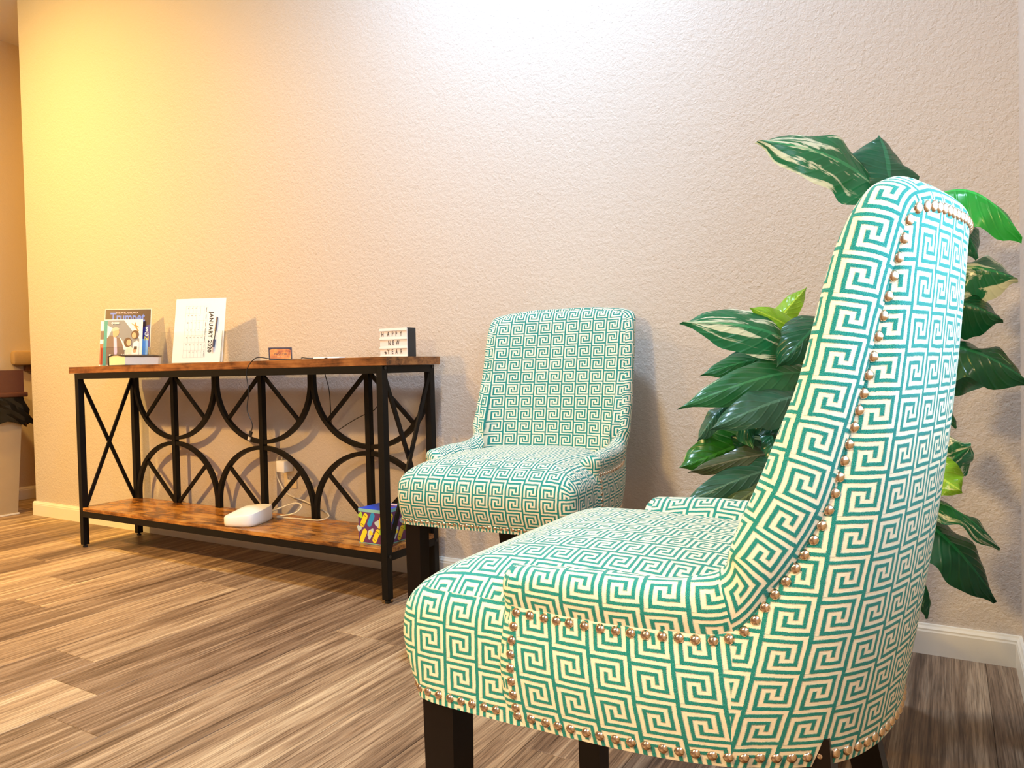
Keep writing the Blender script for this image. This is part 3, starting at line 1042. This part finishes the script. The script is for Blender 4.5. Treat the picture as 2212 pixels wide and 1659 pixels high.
bro, F = leaf_sheet('brochure', 'grey brochure showing a man and two women in front of the magazine', 'brochure', H1, PHI1, -.017, .165, .212, .004, .20, P_WH, .003)
bro.location = Vector(H1)+Vector((math.cos(PHI1), math.sin(PHI1), 0))*-.012
items = [('photo_print', rect(-.068, .002, .070, .208), P_GR), ('spine_stripe', rect(-.0825, .0, -.068, .208), P_TL),
 ('light_panel', [(-.068, .120), (-.045, .172), (-.068, .185)], P_WH), ('sky_panel', [(.002, .208), (.070, .208), (.070, .120), (.048, .145)], P_WH),
 ('light_panel', [(-.035, .125), (-.01, .125), (.025, .070), (-.035, .070)], P_WH),
 ('branch', [(.03, .195), (.066, .178), (.066, .172), (.05, .178)], P_BR), ('branch', [(.05, .2), (.067, .150), (.063, .150), (.047, .196)], P_BR), ('branch', [(.045, .180), (.068, .160), (.066, .155), (.046, .176)], P_BR),
 ('jacket', [(-.068, .002), (-.068, .125), (-.052, .138), (-.036, .132), (-.015, .126), (-.002, .100), (.008, .06), (.008, .002)], P_JK),
 ('shirt', [(-.040, .134), (-.027, .126), (-.022, .06), (-.028, .03), (-.036, .06)], P_SH),
 ('neck', [(-.044, .150), (-.028, .146), (-.028, .126), (-.042, .132)], P_SK),
 ('face', ell(-.030, .152, .0135, .0185), P_SK), ('hair', ell(-.032, .163, .0160, .0130, 14, .2, math.pi+.6), P_GH),
 ('blouse', [(.010, .002), (.010, .062), (.022, .084), (.036, .086), (.048, .066), (.048, .002)], P_CR), ('hair', ell(.022, .104, .0165, .0225), P_HR), ('face', ell(.027, .103, .0105, .0150), P_SK),
 ('sweater', [(.040, .002), (.040, .062), (.046, .102), (.060, .112), (.070, .106), (.070, .002)], P_WH), ('hair', ell(.052, .140, .0165, .0205), P_HR), ('face', ell(.048, .136, .0095, .0140), P_SK),
 ('hand', ell(.052, .066, .008, .011), P_SK), ('phone', rect(.049, .070, .062, .085), P_DK), ('orange_print', rect(.040, .030, .070, .046), P_OR)]
printed(bro, F, items)
G = F @ Matrix.Translation((0, 0, .0035))
text_mesh('lettering', 'Partner With', .020, P_WH, bro, G @ Matrix.Translation((-.012, .042, 0)), width=.085, bold=.0008)
text_mesh('lettering', 'The C', .022, P_WH, bro, G @ Matrix.Translation((-.030, .022, 0)), width=.060, bold=.0008)
b = MB(); sheet(b, G, ell(-.046, .194, .0050, .0050), .0002); b.build('round_emblem', P_WH, bro)
b = MB(); sheet(b, G @ Matrix.Translation((0, 0, .0003)), ell(-.046, .194, .0022, .0022), .0002); b.build('emblem_centre', P_GR, bro)
for y in (.1965, .1915):
    b = MB(); sheet(b, G, rect(-.038, y-.0015, -.018, y+.0015), .0002); b.build('small_print', P_WH, bro)

bk = empty('closed_book', (-3.035, 1.928, TZt), R(-4), 'thick black covered book lying in front of the magazine holder', 'book')
def bks(b): b.v = [(x*.60, y*1.08, z) for x, y, z in b.v]
b = MB(); b.box((-.112, -.075, 0), (.112, .078, .0028), bev=.001); bks(b); b.build('lower_cover', M_BLACK, bk)
# arched page block
pr = []
for i in range(13):
    t = i/12; pr.append((-.108+.216*t, .0385+.007*math.sin(math.pi*min(1, t*1.15))*(1-.25*t)))
b = MB(); out = [(-.108, .003)]+pr+[(.108, .003)]
b.poly([(x, z) for x, z in out][::-1], .146, (0, -.072, 0), (1, 0, 0), (0, 0, 1)); b.v = [(x, y+(0 if y < 0 else 0), z) for x, y, z in b.v]
b.v = [(x, -.072 if k % 2 == -1 else y, z) for k, (x, y, z) in enumerate(b.v)]
ymn = min(q[1] for q in b.v); b.v = [(x, y-ymn-.072, z) for x, y, z in b.v]
bks(b); b.build('pages', M_PAGES, bk)
b = MB()
top = [(-.114, .0395)]+[(x, z+.0006) for x, z in pr]+[(.114, .0375)]
o2 = top+[(x, z+.0026) for x, z in top][::-1]
b.poly(o2, .152, (0, 0, 0), (1, 0, 0), (0, 0, 1)); ymn = min(q[1] for q in b.v); b.v = [(x, y-ymn-.075, z) for x, y, z in b.v]
bks(b); b.build('upper_cover', M_BLACK, bk)
b = MB(); b.sweep([(-.112, -.075, .003), (-.1165, -.075, .014), (-.1165, -.075, .030), (-.112, -.075, .042)], 1, side=(0, 1, 0), prof=[(0, -.0013), (.152, -.0013), (.152, .0013), (0, .0013)]); bks(b); b.build('spine', M_BLACK, bk)

PHI2 = R(25)
H2 = (-2.626, 1.940, TZt)
holder((H2[0]-.025, H2[1]-.010, H2[2]), PHI2, 'clear acrylic holder carrying the paper calendar sheet', .262, .060, .15, .13)
cal, F = leaf_sheet('calendar_sheet', 'white January 2020 calendar sheet turned sideways in a clear holder', 'calendar', H2, PHI2, -.012, .214, .268, .004, .20, M_PAPER, .0012)
P_LN = pc('print_grid_line', (.62, .50, .52), .6)
gx0, gx1, gy0, gy1 = -.062, .032, .020, .236
for k in range(8):
    y = gy0+(gy1-gy0)*k/7
    b = MB(); sheet(b, F, rect(gx0, y-.0004, gx1, y+.0004), .0002); b.build('grid_line', P_LN, cal)
for k in range(7):
    x = gx0+(gx1-gx0)*k/6
    b = MB(); sheet(b, F, rect(x-.0004, gy0, x+.0004, gy1), .0002); b.build('grid_line', P_LN, cal)
ROT = Matrix.Rotation(-math.pi/2, 4, 'Z')
text_mesh('month_lettering', 'JANUARY 2020', .023, M_INK, cal, F @ Matrix.Translation((.049, .125, .0003)) @ ROT, width=.172, bold=.0007, spacing=1.15)
days = ['SUNDAY', 'MONDAY', 'TUESDAY', 'WEDNESDAY', 'THURSDAY', 'FRIDAY', 'SATURDAY']
for k, d in enumerate(days):
    y = gy1-(gy1-gy0)*(k+.5)/7
    text_mesh('day_lettering', d, .0048, M_INK, cal, F @ Matrix.Translation((gx1-.006, y, .0003)) @ ROT)
day = 1
for wk in range(5):
    for d in range(7):
        if (wk == 0 and d < 3) or day > 31: continue
        y = gy1-(gy1-gy0)*(d)/7-.008
        x = gx1-(gx1-gx0)*(wk+1)/6-.0045
        text_mesh('date_lettering', str(day), .0062, M_INK, cal, F @ Matrix.Translation((x, y, .0003)) @ ROT)
        day += 1
pen = empty('ballpoint_pen', H2, PHI2, 'dark ballpoint pen with blue grip resting on the calendar sheet', 'pen')
Q = F @ Matrix.Translation((.073, 0, .0048))
def along(y): return Q @ Vector((.012*(y-.04)/.18-.006, y, 0))
b = MB(); b.sweep([along(.128), along(.186)], [.0042, .0036], 10); b.build('barrel', pc('pen_plum', (.06, .03, .05), .3), pen)
b = MB(); b.sweep([along(.092), along(.128)], .0018, 8); b.build('refill', M_BLACK, pen)
b = MB(); b.sweep([along(.060), along(.092)], .0048, 10); b.build('grip', pc('pen_navy', (.02, .03, .09), .4), pen)
b = MB(); b.sweep([along(.040), along(.060)], [.0016, .0042], 10); b.build('clear_tip', pc('pen_tip', (.6, .5, .5), .3), pen)

# card stand
cs = empty('card_stand', (-2.155, 1.945, TZt), R(50), 'small clear stand of orange business cards reading pastor', 'card stand')
b = MB(); b.box((-.044, -.020, 0), (.044, .022, .003)); b.build('foot_plate', M_ACRYL, cs)
b = MB(); b.bar((0, .012, .003), (0, .022, .050), .002, .088, side=(0, 1, 0)); b.build('back_plate', M_ACRYL, cs)
b = MB(); b.bar((0, -.014, .003), (0, -.009, .016), .002, .088, side=(0, 1, 0)); b.build('front_lip', M_ACRYL, cs)
cards = empty('business_cards', (-2.155, 1.945, TZt), R(50), 'orange and brown business cards standing in the small clear stand', 'business cards')
M = frame((0, .002, .0032), (1, 0, 0), (0, .2, 1))
b = MB(); b.bar(M @ Vector((0, 0, 0)), M @ Vector((0, .046, 0)), .012, .084, side=tuple(M.to_3x3() @ Vector((0, 0, 1)))); b.build('card_stack', P_WH, cards)
F = M @ Matrix.Translation((0, 0, .0061))
P_O2 = NT('print_amber'); tcx = P_O2.n('ShaderNodeTexCoord'); nx = P_O2.noise(tcx.outputs['Object'], 45, 4)
P_O2.set(P_O2.ramp(nx.outputs[0], [(.3, (.30, .05, .01)), (.5, (.75, .22, .02)), (.7, (.90, .40, .06))]), .4)
printed(cards, F, [('card_border', rect(-.042, .0, .042, .046), P_DK), ('card_print', [(-.037, .001), (.037, .001), (.039, .034), (.030, .040), (-.028, .041), (-.038, .036)], P_O2.m)])
text_mesh('lettering', 'PASTOR', .012, P_DK, cards, F @ Matrix.Translation((0, .020, .0005)), width=.046)

# cinema light box
lb = empty('letter_light_box', (-1.617, 1.9525, TZt), 0, 'small black and white letter board reading happy new year', 'light box')
b = MB(); b.box((-.060, .004, 0), (.060, .047, .098), bev=.0015); b.build('case', pc('navy_black_plastic', (.012, .018, .025), .4), lb)
b = MB(); b.box((-.0585, .0, .0015), (.0585, .0045, .0965)); b.build('front_panel', pc('panel_white', (.80, .72, .70), .45), lb)
for z0, z1 in ((.0885, .0975), (.059, .0655), (.0285, .035), (.0005, .005)):
    b = MB(); b.box((-.0595, -.0022, z0), (.0595, .0, z1)); b.build('letter_rail', M_WHITE, lb)
G0 = frame((0, -.0008, 0), (1, 0, 0), (0, 0, 1))
P_LT = pc('letter_brown_black', (.03, .022, .02), .5)
for line, z, xs in (('HAPPY', .077, (-.046, -.021, -.002, .014, .034)), ('NEW', .047, (-.017, .0, .019)), ('YEAR', .0175, (-.022, -.004, .013, .034))):
    for ch, x in zip(line, xs):
        t = text_mesh('letter', ch, .023, P_LT, lb, G0 @ Matrix.Translation((x, z, 0)) @ Matrix.Diagonal((.62, 1, 1, 1)))
b = MB(); b.poly(ell(-.036, .0145, .0055, .0045, 12, -1.2, 2.4)+ell(-.037, .0145, .003, .002, 12, -1.2, 2.4)[::-1], .0004, (0, -.0006, 0), (1, 0, 0), (0, 0, 1)); b.build('moon_symbol', P_LT, lb)

# black charging lead lying on the top and hanging over the front edge, with its plug
def smooth(P, n=8):
    out = []
    P = [Vector(p) for p in P]
    for i in range(len(P)-1):
        p0, p1, p2, p3 = P[max(0, i-1)], P[i], P[i+1], P[min(len(P)-1, i+2)]
        for k in range(n):
            f = k/n
            out.append(.5*((2*p1)+(p2-p0)*f+(2*p0-5*p1+4*p2-p3)*f*f+(3*p1-p0-3*p2+p3)*f**3))
    out.append(P[-1])
    return out
ld = empty('charging_lead', (-2.16, 1.82, .60), 0, 'thin black usb lead hanging over the front edge of the console', 'cable')
def rel(P, o): return [Vector(p)-o.location for p in P]
path = [(-1.99, 2.02, .8025), (-2.03, 1.97, .806), (-2.055, 1.955, .809), (-2.03, 1.93, .804), (-2.06, 1.90, .8025), (-2.10, 1.86, .805), (-2.135, 1.832, .812), (-2.150, 1.818, .806), (-2.172, 1.809, .78), (-2.181, 1.808, .75), (-2.174, 1.809, .69), (-2.186, 1.810, .625), (-2.166, 1.810, .585), (-2.160, 1.810, .565), (-2.169, 1.810, .543)]
b = MB(); b.sweep(smooth(rel(path, ld)), .0017, 8); b.build('lead', M_BLACK, ld)
b = MB(); b.bar(*rel([(-2.168, 1.810, .546), (-2.176, 1.810, .527)], ld), .012, .0065, side=(1, 0, 0)); b.build('plug_body', M_BLACK, ld)
b = MB(); b.bar(*rel([(-2.176, 1.810, .527), (-2.182, 1.810, .514)], ld), .0095, .0045, side=(1, 0, 0)); b.build('plug_tip', pc('plug_metal', (.7, .6, .5), .25), ld)
rc = empty('power_lead', (-2.0, 2.125, .6), 0, 'thin black lead looping behind the right bay of the console', 'cable')
path = [(-2.106, 2.120, .80), (-2.104, 2.120, .75), (-2.086, 2.121, .687), (-2.080, 2.121, .615), (-2.079, 2.121, .556), (-2.068, 2.121, .528), (-2.052, 2.121, .524), (-2.028, 2.121, .534), (-1.963, 2.121, .566), (-1.904, 2.121, .59), (-1.852, 2.121, .611), (-1.826, 2.121, .655), (-1.82, 2.121, .72), (-1.80, 2.121, .80)]
b = MB(); b.sweep(smooth(rel(path, rc)), .0017, 8); b.build('lead', M_BLACK, rc)
pdv = empty('small_receiver', (-1.93, 1.97, TZt), R(20), 'flat white receiver lying on the console beside the card stand', 'device')
b = MB(); b.box((-.05, -.03, 0), (.05, .03, .008), bev=.003); b.build('shell', M_WHITE, pdv, angle=40)
b = MB(); b.box((-.006, -.0305, .0025), (.006, -.0298, .0055)); b.build('port', M_BLACK, pdv)

# ------------------------------------------------------------------ things on the shelf
SZt = SZ+.0002
ro = empty('wifi_router', (-2.335, 1.925, SZt), R(20), 'white rounded router on the lower shelf with a pale cable', 'router')
b = MB(); n = 44; v = []; f = []
def rr(t, hx, hy, k=4.5):
    c, s_ = math.cos(t), math.sin(t)
    q = (abs(c)**k+abs(s_)**k)**(-1/k)
    return c*q*hx, s_*q*hy
# sides are upright, the top swells: higher on the rear right shoulder and sweeping down to the front left corner
HXr, HYr = .068, .088
rows = [(.93, 0), (.985, .004), (1, .012), (1, None), (.975, 'r'), (.8, 'd'), (.55, 'd'), (.25, 'd')]
def ztop(x, y, m_):
    s_ = (x/HXr*.55+y/HYr*.45)
    e = .046+.012*s_
    return e+.020*(1-m_**2)*(.75+.25*y/HYr)
for k, (m_, z) in enumerate(rows):
    for i in range(n):
        x, y = rr(2*math.pi*i/n, HXr*m_, HYr*m_)
        if z is None: zz = ztop(x, y, 1)-.004
        elif z == 'r': zz = ztop(x, y, .975)
        elif z == 'd': zz = ztop(x, y, m_)
        else: zz = z
        v.append((x, y, zz))
v.append((0, 0, ztop(0, 0, 0)))
for k in range(len(rows)-1):
    for i in range(n): f.append((k*n+i, k*n+(i+1) % n, (k+1)*n+(i+1) % n, (k+1)*n+i))
k = len(rows)-1
for i in range(n): f.append((k*n+i, k*n+(i+1) % n, len(v)-1))
f.append(tuple(range(n))[::-1])
b.add(v, f); b.build('shell', M_WHITE, ro, angle=42)
b = MB(); b.box((-.055, -.075, -.0001), (.055, .075, .0004)); b.build('base_pad', M_BLACK, ro)
b = MB(); b.box((.020, .0835, .012), (.036, .094, .022)); b.build('cable_plug', M_CABLE, ro)
rcb = empty('router_cable', (-2.25, 2.05, SZt), 0, 'pale router cable looping on the shelf and up to the wall outlet', 'cable')
path = [(-2.342, 2.022, .196), (-2.30, 2.05, .215), (-2.24, 2.072, .235), (-2.195, 2.066, .228), (-2.21, 2.04, .203), (-2.29, 2.025, .186), (-2.25, 2.04, .1815), (-2.17, 2.05, .1815), (-2.095, 2.06, .182), (-2.085, 2.10, .19), (-2.14, 2.125, .205), (-2.25, 2.137, .23), (-2.355, 2.139, .255), (-2.408, 2.139, .315), (-2.413, 2.138, .365), (-2.392, 2.13, .41), (-2.362, 2.12, .414), (-2.352, 2.115, .400)]
b = MB(); b.sweep(smooth(rel(path, rcb)), .0028, 8); b.build('cord', M_CABLE, rcb)
ol = empty('wall_outlet', (-2.345, YB, .335), 0, 'ivory wall outlet behind the console table', 'outlet')
b = MB(); b.box((-.036, -.005, -.058), (.036, 0, .058), bev=.002); b.build('cover_plate', pc('ivory_plate', (.72, .58, .38), .45), ol)
for z in (-.022, .022):
    b = MB(); b.box((-.016, -.0068, z-.014), (.016, -.0048, z+.014), bev=.0008); so = b.build('socket', pc('ivory_socket', (.80, .70, .52), .4), ol)
    for x in (-.006, .006):
        b = MB(); b.box((x-.001, -.0072, z), (x+.001, -.0066, z+.008)); b.build('slot', M_BLACK, so)
ad = empty('plug_adapter', (-2.345, YB-.0325, .372), 0, 'white plug adapter pushed into the wall outlet', 'plug adapter')
b = MB(); b.box((-.024, -.025, -.024), (.024, .025, .024), bev=.005); b.build('adapter_body', M_WHITE, ad, angle=40)

tbx = empty('patterned_box', (-1.652, 1.916, SZt), R(-2), 'colourful cube box printed with yellow and blue skateboards on shelf', 'box')
BX = .116; BH = .117
P_PU = pc('print_purple', (.13, .035, .16), .45); P_MINT = pc('print_mint', (.25, .55, .55), .45); P_ROY = pc('print_royal_blue', (.02, .07, .62), .4); P_LG = pc('print_lime', (.42, .72, .04), .45); P_ICE = pc('print_ice', (.55, .68, .74), .45); P_CY = pc('print_cyan', (.02, .30, .68), .45); P_YE = pc('print_sun', (.92, .74, .03), .45)
b = MB(); b.box((-BX/2, -BX/2, 0), (BX/2, BX/2, BH), bev=.001); b.build('carton', P_MINT, tbx)
def cap(cx, cy, L, w_, ang, n=8):
    pts = [(L/2+w_/2*math.cos(-math.pi/2+math.pi*i/n), w_/2*math.sin(-math.pi/2+math.pi*i/n)) for i in range(n+1)]
    pts += [(-L/2-w_/2*math.cos(-math.pi/2+math.pi*i/n), -w_/2*math.sin(-math.pi/2+math.pi*i/n)) for i in range(n+1)]
    c, s_ = math.cos(ang), math.sin(ang)
    return [(cx+x*c-y*s_, cy+x*s_+y*c) for x, y in pts]
def blob(cx, cy, r_, sx, ang, seed, n=20):
    q = random.Random(seed); c, s_ = math.cos(ang), math.sin(ang)
    pts = []
    for i in range(n):
        a = 2*math.pi*i/n; rr_ = r_*(1+.18*math.sin(3*a+seed)+q.uniform(-.06, .06))
        x, y = rr_*math.cos(a)*sx, rr_*math.sin(a)
        pts.append((cx+x*c-y*s_, cy+x*s_+y*c))
    return pts
A1 = R(62)
art = [('print_ground', rect(-.057, .004, .057, .106), P_PU)]
for cx, cy, mat in ((-.032, .078, P_YE), (.000, .082, P_CY), (-.036, .026, P_YE), (.022, .030, P_YE), (.044, .080, P_YE)):
    art.append(('board_print', cap(cx, cy, .033, .019, A1), mat))
for cx, cy, sx, mat, sd in ((-.0465, .094, 1, P_LG, 1), (.028, .072, 1.1, P_ICE, 2), (-.004, .036, 2.0, P_ICE, 3), (-.053, .050, 1, P_ICE, 4), (.045, .045, 1, P_LG, 6)):
    art.append(('splash_print', blob(cx, cy, .010, sx, A1, sd), mat))
art.append(('splash_print', blob(-.001, .038, .0075, 1.1, 0, 9), P_YE))
for cx, cy in ((-.025, .093), (-.039, .064), (.029, .044), (.015, .017)):
    art.append(('line_print', cap(cx, cy, .013, .0014, A1-math.pi/2), M_INK))
for fo, fx in (((0, -BX/2-.0001, 0), (1, 0, 0)), ((BX/2+.0001, 0, 0), (0, 1, 0))):
    Fm = frame(fo, fx, (0, 0, 1)); printed(tbx, Fm, art)
Ft = frame((0, 0, BH+.0001), (1, 0, 0), (0, 1, 0))
printed(tbx, Ft, [('top_print', rect(-.058, -.058, .058, .058), P_ROY), ('top_slot', ell(.012, .010, .034, .018), P_PU), ('top_label', [(-.0, .030), (.05, .030), (.05, .050), (-.0, .050)], P_PK)])

# ------------------------------------------------------------------ plant in the corner
LEAVES = [
    ((-0.129, 1.676, 1.111), (-0.296, 1.487, 1.196), 0.130, (0.34, -0.87, 0.35), 0.10, 10, 'streak', 0.05),
    ((-0.098, 1.672, 1.116), (-0.118, 1.745, 1.233), 0.162, (0.54, -0.83, 0.14), 0.06, 18, 'dark', 0.05),
    ((-0.029, 1.758, 1.089), (0.124, 1.661, 1.012), 0.135, (0.61, -0.74, 0.28), 0.22, 45, 'bright', 0.06),
    ((0.004, 1.777, 1.059), (0.057, 1.736, 0.957), 0.093, (0.70, -0.71, 0.05), 0.05, 10, 'dark', 0.05),
    ((0.003, 1.797, 0.948), (0.118, 1.759, 0.916), 0.130, (0.54, -0.82, 0.21), 0.10, 40, 'streak', 0.08),
    ((-0.006, 1.766, 0.874), (0.092, 1.730, 0.836), 0.119, (0.51, -0.85, 0.15), 0.14, 50, 'deep', 0.10),
    ((-0.031, 1.749, 0.784), (0.130, 1.679, 0.725), 0.123, (0.61, -0.76, 0.23), 0.14, 30, 'deep', 0.08),
    ((-0.040, 1.764, 0.712), (0.115, 1.810, 0.728), 0.084, (0.51, -0.86, -0.01), 0.06, 20, 'deep', 0.10),
    ((-0.024, 1.722, 0.530), (0.038, 1.691, 0.583), 0.105, (0.58, -0.82, 0.06), 0.03, 10, 'streak', 0.08),
    ((-0.047, 1.674, 0.540), (0.019, 1.631, 0.506), 0.097, (0.44, -0.90, 0.08), 0.05, 15, 'lime', 0.10),
    ((-0.053, 1.704, 0.481), (0.086, 1.644, 0.410), 0.067, (0.76, -0.56, 0.34), 0.10, 25, 'streak', 0.10),
    ((-0.061, 1.698, 0.446), (0.084, 1.664, 0.297), 0.119, (0.73, -0.67, 0.14), 0.08, 20, 'deep', 0.06),
    ((-0.054, 1.699, 0.319), (-0.030, 1.653, 0.248), 0.045, (0.87, -0.49, 0.04), 0.12, 30, 'deep', 0.10),
    ((-0.015, 1.755, 0.684), (0.017, 1.714, 0.619), 0.048, (0.76, -0.64, 0.08), 0.05, 20, 'deep', 0.05),
    ((-0.272, 1.583, 0.793), (-0.412, 1.362, 0.845), 0.110, (0.36, -0.85, 0.39), 0.10, 12, 'streak', 0.05),
    ((-0.319, 1.626, 0.830), (-0.257, 1.688, 0.919), 0.056, (0.11, -0.99, 0.07), 0.06, 35, 'lime', 0.08),
    ((-0.262, 1.590, 0.817), (-0.332, 1.503, 0.865), 0.053, (0.34, -0.92, 0.21), 0.05, 20, 'lime', 0.05),
    ((-0.214, 1.572, 0.838), (-0.262, 1.449, 0.763), 0.101, (0.31, -0.94, 0.15), 0.16, 30, 'deep', 0.06),
    ((-0.249, 1.595, 0.733), (-0.410, 1.336, 0.692), 0.084, (0.31, -0.90, 0.32), 0.14, 12, 'mid', 0.07),
    ((-0.296, 1.603, 0.767), (-0.412, 1.441, 0.741), 0.060, (0.38, -0.84, 0.39), 0.08, 10, 'mid', 0.06),
    ((-0.333, 1.605, 0.772), (-0.390, 1.512, 0.762), 0.041, (0.33, -0.92, 0.22), 0.05, 10, 'dark', 0.06),
    ((-0.245, 1.538, 0.689), (-0.354, 1.333, 0.651), 0.092, (0.35, -0.88, 0.33), 0.13, 14, 'grey', 0.07),
    ((-0.376, 1.472, 0.676), (-0.416, 1.400, 0.614), 0.046, (-0.03, -0.98, 0.18), 0.10, 35, 'grey', 0.08),
    ((-0.331, 1.543, 0.604), (-0.437, 1.386, 0.561), 0.104, (0.35, -0.92, 0.15), 0.07, 12, 'lightdark', 0.10),
    ((-0.291, 1.565, 0.565), (-0.404, 1.430, 0.585), 0.092, (0.43, -0.89, 0.11), 0.05, 12, 'streakdark', 0.10),
    ((-0.372, 1.485, 0.650), (-0.312, 1.415, 0.612), 0.053, (0.64, -0.75, 0.16), 0.16, 40, 'mid', 0.10),
    ((-0.310, 1.510, 0.667), (-0.272, 1.484, 0.596), 0.079, (0.58, -0.81, 0.11), 0.08, 20, 'streakdark', 0.06),
    ((-0.299, 1.493, 0.623), (-0.285, 1.453, 0.565), 0.043, (0.64, -0.76, 0.05), 0.08, 25, 'mid', 0.06),
    ((-0.279, 1.503, 0.582), (-0.408, 1.333, 0.562), 0.050, (0.28, -0.89, 0.37), 0.06, 25, 'brownish', 0.14),
    ((-0.276, 1.481, 0.558), (-0.404, 1.288, 0.514), 0.067, (0.30, -0.89, 0.35), 0.08, 12, 'grey', 0.08),
    ((-0.280, 1.455, 0.539), (-0.345, 1.322, 0.494), 0.073, (0.31, -0.90, 0.32), 0.06, 15, 'olive', 0.06),
    ((-0.344, 1.606, 0.661), (-0.428, 1.486, 0.620), 0.068, (0.35, -0.93, 0.13), 0.06, 15, 'deep', 0.08),
    ((-0.246, 1.689, 0.716), (-0.336, 1.565, 0.644), 0.124, (0.43, -0.89, 0.13), 0.05, 12, 'deep', 0.06),
    ((-0.281, 1.667, 0.638), (-0.369, 1.543, 0.564), 0.124, (0.43, -0.90, 0.10), 0.05, 12, 'deep', 0.06),
    ((-0.244, 1.663, 0.561), (-0.328, 1.520, 0.527), 0.108, (0.43, -0.89, 0.13), 0.05, 12, 'deep', 0.06),
    ((-0.245, 1.691, 0.776), (-0.254, 1.591, 0.700), 0.082, (0.43, -0.90, 0.10), 0.05, 15, 'deep', 0.06),
    ((-0.042, 1.808, 0.632), (0.000, 1.783, 0.537), 0.097, (0.65, -0.75, 0.13), 0.05, 15, 'deep', 0.06),
]
PX, PY = -.215, 1.655
pl = empty('potted_plant', (PX, PY, 0), 0, 'tall leafy green and cream variegated plant in the corner', 'plant')
b = MB(); b.lathe([(.085, .0), (.092, .01), (.110, .225), (.116, .24), (.116, .252), (.106, .252), (.102, .215), (.0, .215)], n=32); b.build('pot', M_POT, pl, angle=35)
b = MB(); b.lathe([(.103, .216), (.07, .226), (.0, .230)], n=24); b.build('soil', M_SOIL, pl)
b = MB(); b.sweep([(0, 0, .20), (.012, .004, .5), (.035, .004, .80)], [.016, .014, .010], 10); b.build('main_stem', M_STEM, pl)
LM = {}
lrnd = random.Random(11)
def bez(p0, p1, p2, n):
    return [p0*(1-t)**2+p1*(2*t*(1-t))+p2*t*t for t in [k/n for k in range(n+1)]]
for base, tip, wd, nrm, bend, fold, kind, wav in LEAVES:
    base, tip, nrm = Vector(base), Vector(tip), Vector(nrm)
    d = tip-base; L = d.length; d.normalize()
    nz = (nrm-d*nrm.dot(d)).normalized()
    sd = d.cross(nz)
    NU, NV = 24, 10
    ph = lrnd.uniform(0, 6.28)
    v = []; f = []; uvs = []
    for i in range(NU+1):
        t = i/NU
        # broad rounded base, widest a third along, drawn out to a drip tip
        if t < .34: sh = max(0, 1-(1-t/.34)**2)**.55
        else: sh = math.cos((t-.34)/.66*math.pi/2)**.85
        if t > .86: sh *= 1-.55*math.sin((t-.86)/.14*math.pi/2)
        if t > .999: sh = 0
        wt = wd/2*max(sh, .04 if 0 < t < .999 else 0)
        c = base+d*(L*t)+nz*(L*bend*(math.sin(math.pi*t)*.9-.9*t*t))
        c += nz*(L*bend*.9*t*t*0)
        for j in range(NV+1):
            s_ = -1+2*j/NV
            fo = R(fold)
            dn = -abs(s_)*wt*math.sin(fo)*(.8+.2*t)
            ds = s_*wt*math.cos(fo*.8)
            w_ = 1.5*wav*wd*(math.sin(t*10+ph+(1.3 if s_ > 0 else 0))+.5*math.sin(t*21+ph*2))*abs(s_)**1.5*math.sin(math.pi*t)-wd*.10*abs(s_)**3
            back = L*.10*abs(s_)*(1-t)**5           # rounded lobes beside the stalk
            v.append(c+sd*ds+nz*(-dn*-1+w_)-d*back-Vector((PX, PY, 0)))
            uvs.append((s_*.5, t))
    FU = []
    for i in range(NU):
        for j in range(NV):
            q = [i*(NV+1)+j, (i+1)*(NV+1)+j, (i+1)*(NV+1)+j+1, i*(NV+1)+j+1]
            f.append(q); FU.append([uvs[k] for k in q])
    b = MB(); b.add(v, f, FU)
    if kind not in LM: LM[kind] = leaf_mat(kind)
    lf = b.build('leaf', LM[kind], pl, smooth=True)
    # stalk from the stem to the leaf
    z0 = max(.30, min(.78, base.z-.12))
    p0 = Vector((.035*max(0, (z0-.3)/.5), .004, z0)); p2 = base-Vector((PX, PY, 0))
    p1 = (p0+p2)/2+Vector((0, 0, .06))
    b = MB(); b.sweep(bez(p0, p1, p2, 8), [.0035-.001*k/8 for k in range(9)], 6); b.build('leaf_stalk', M_STEM, lf)
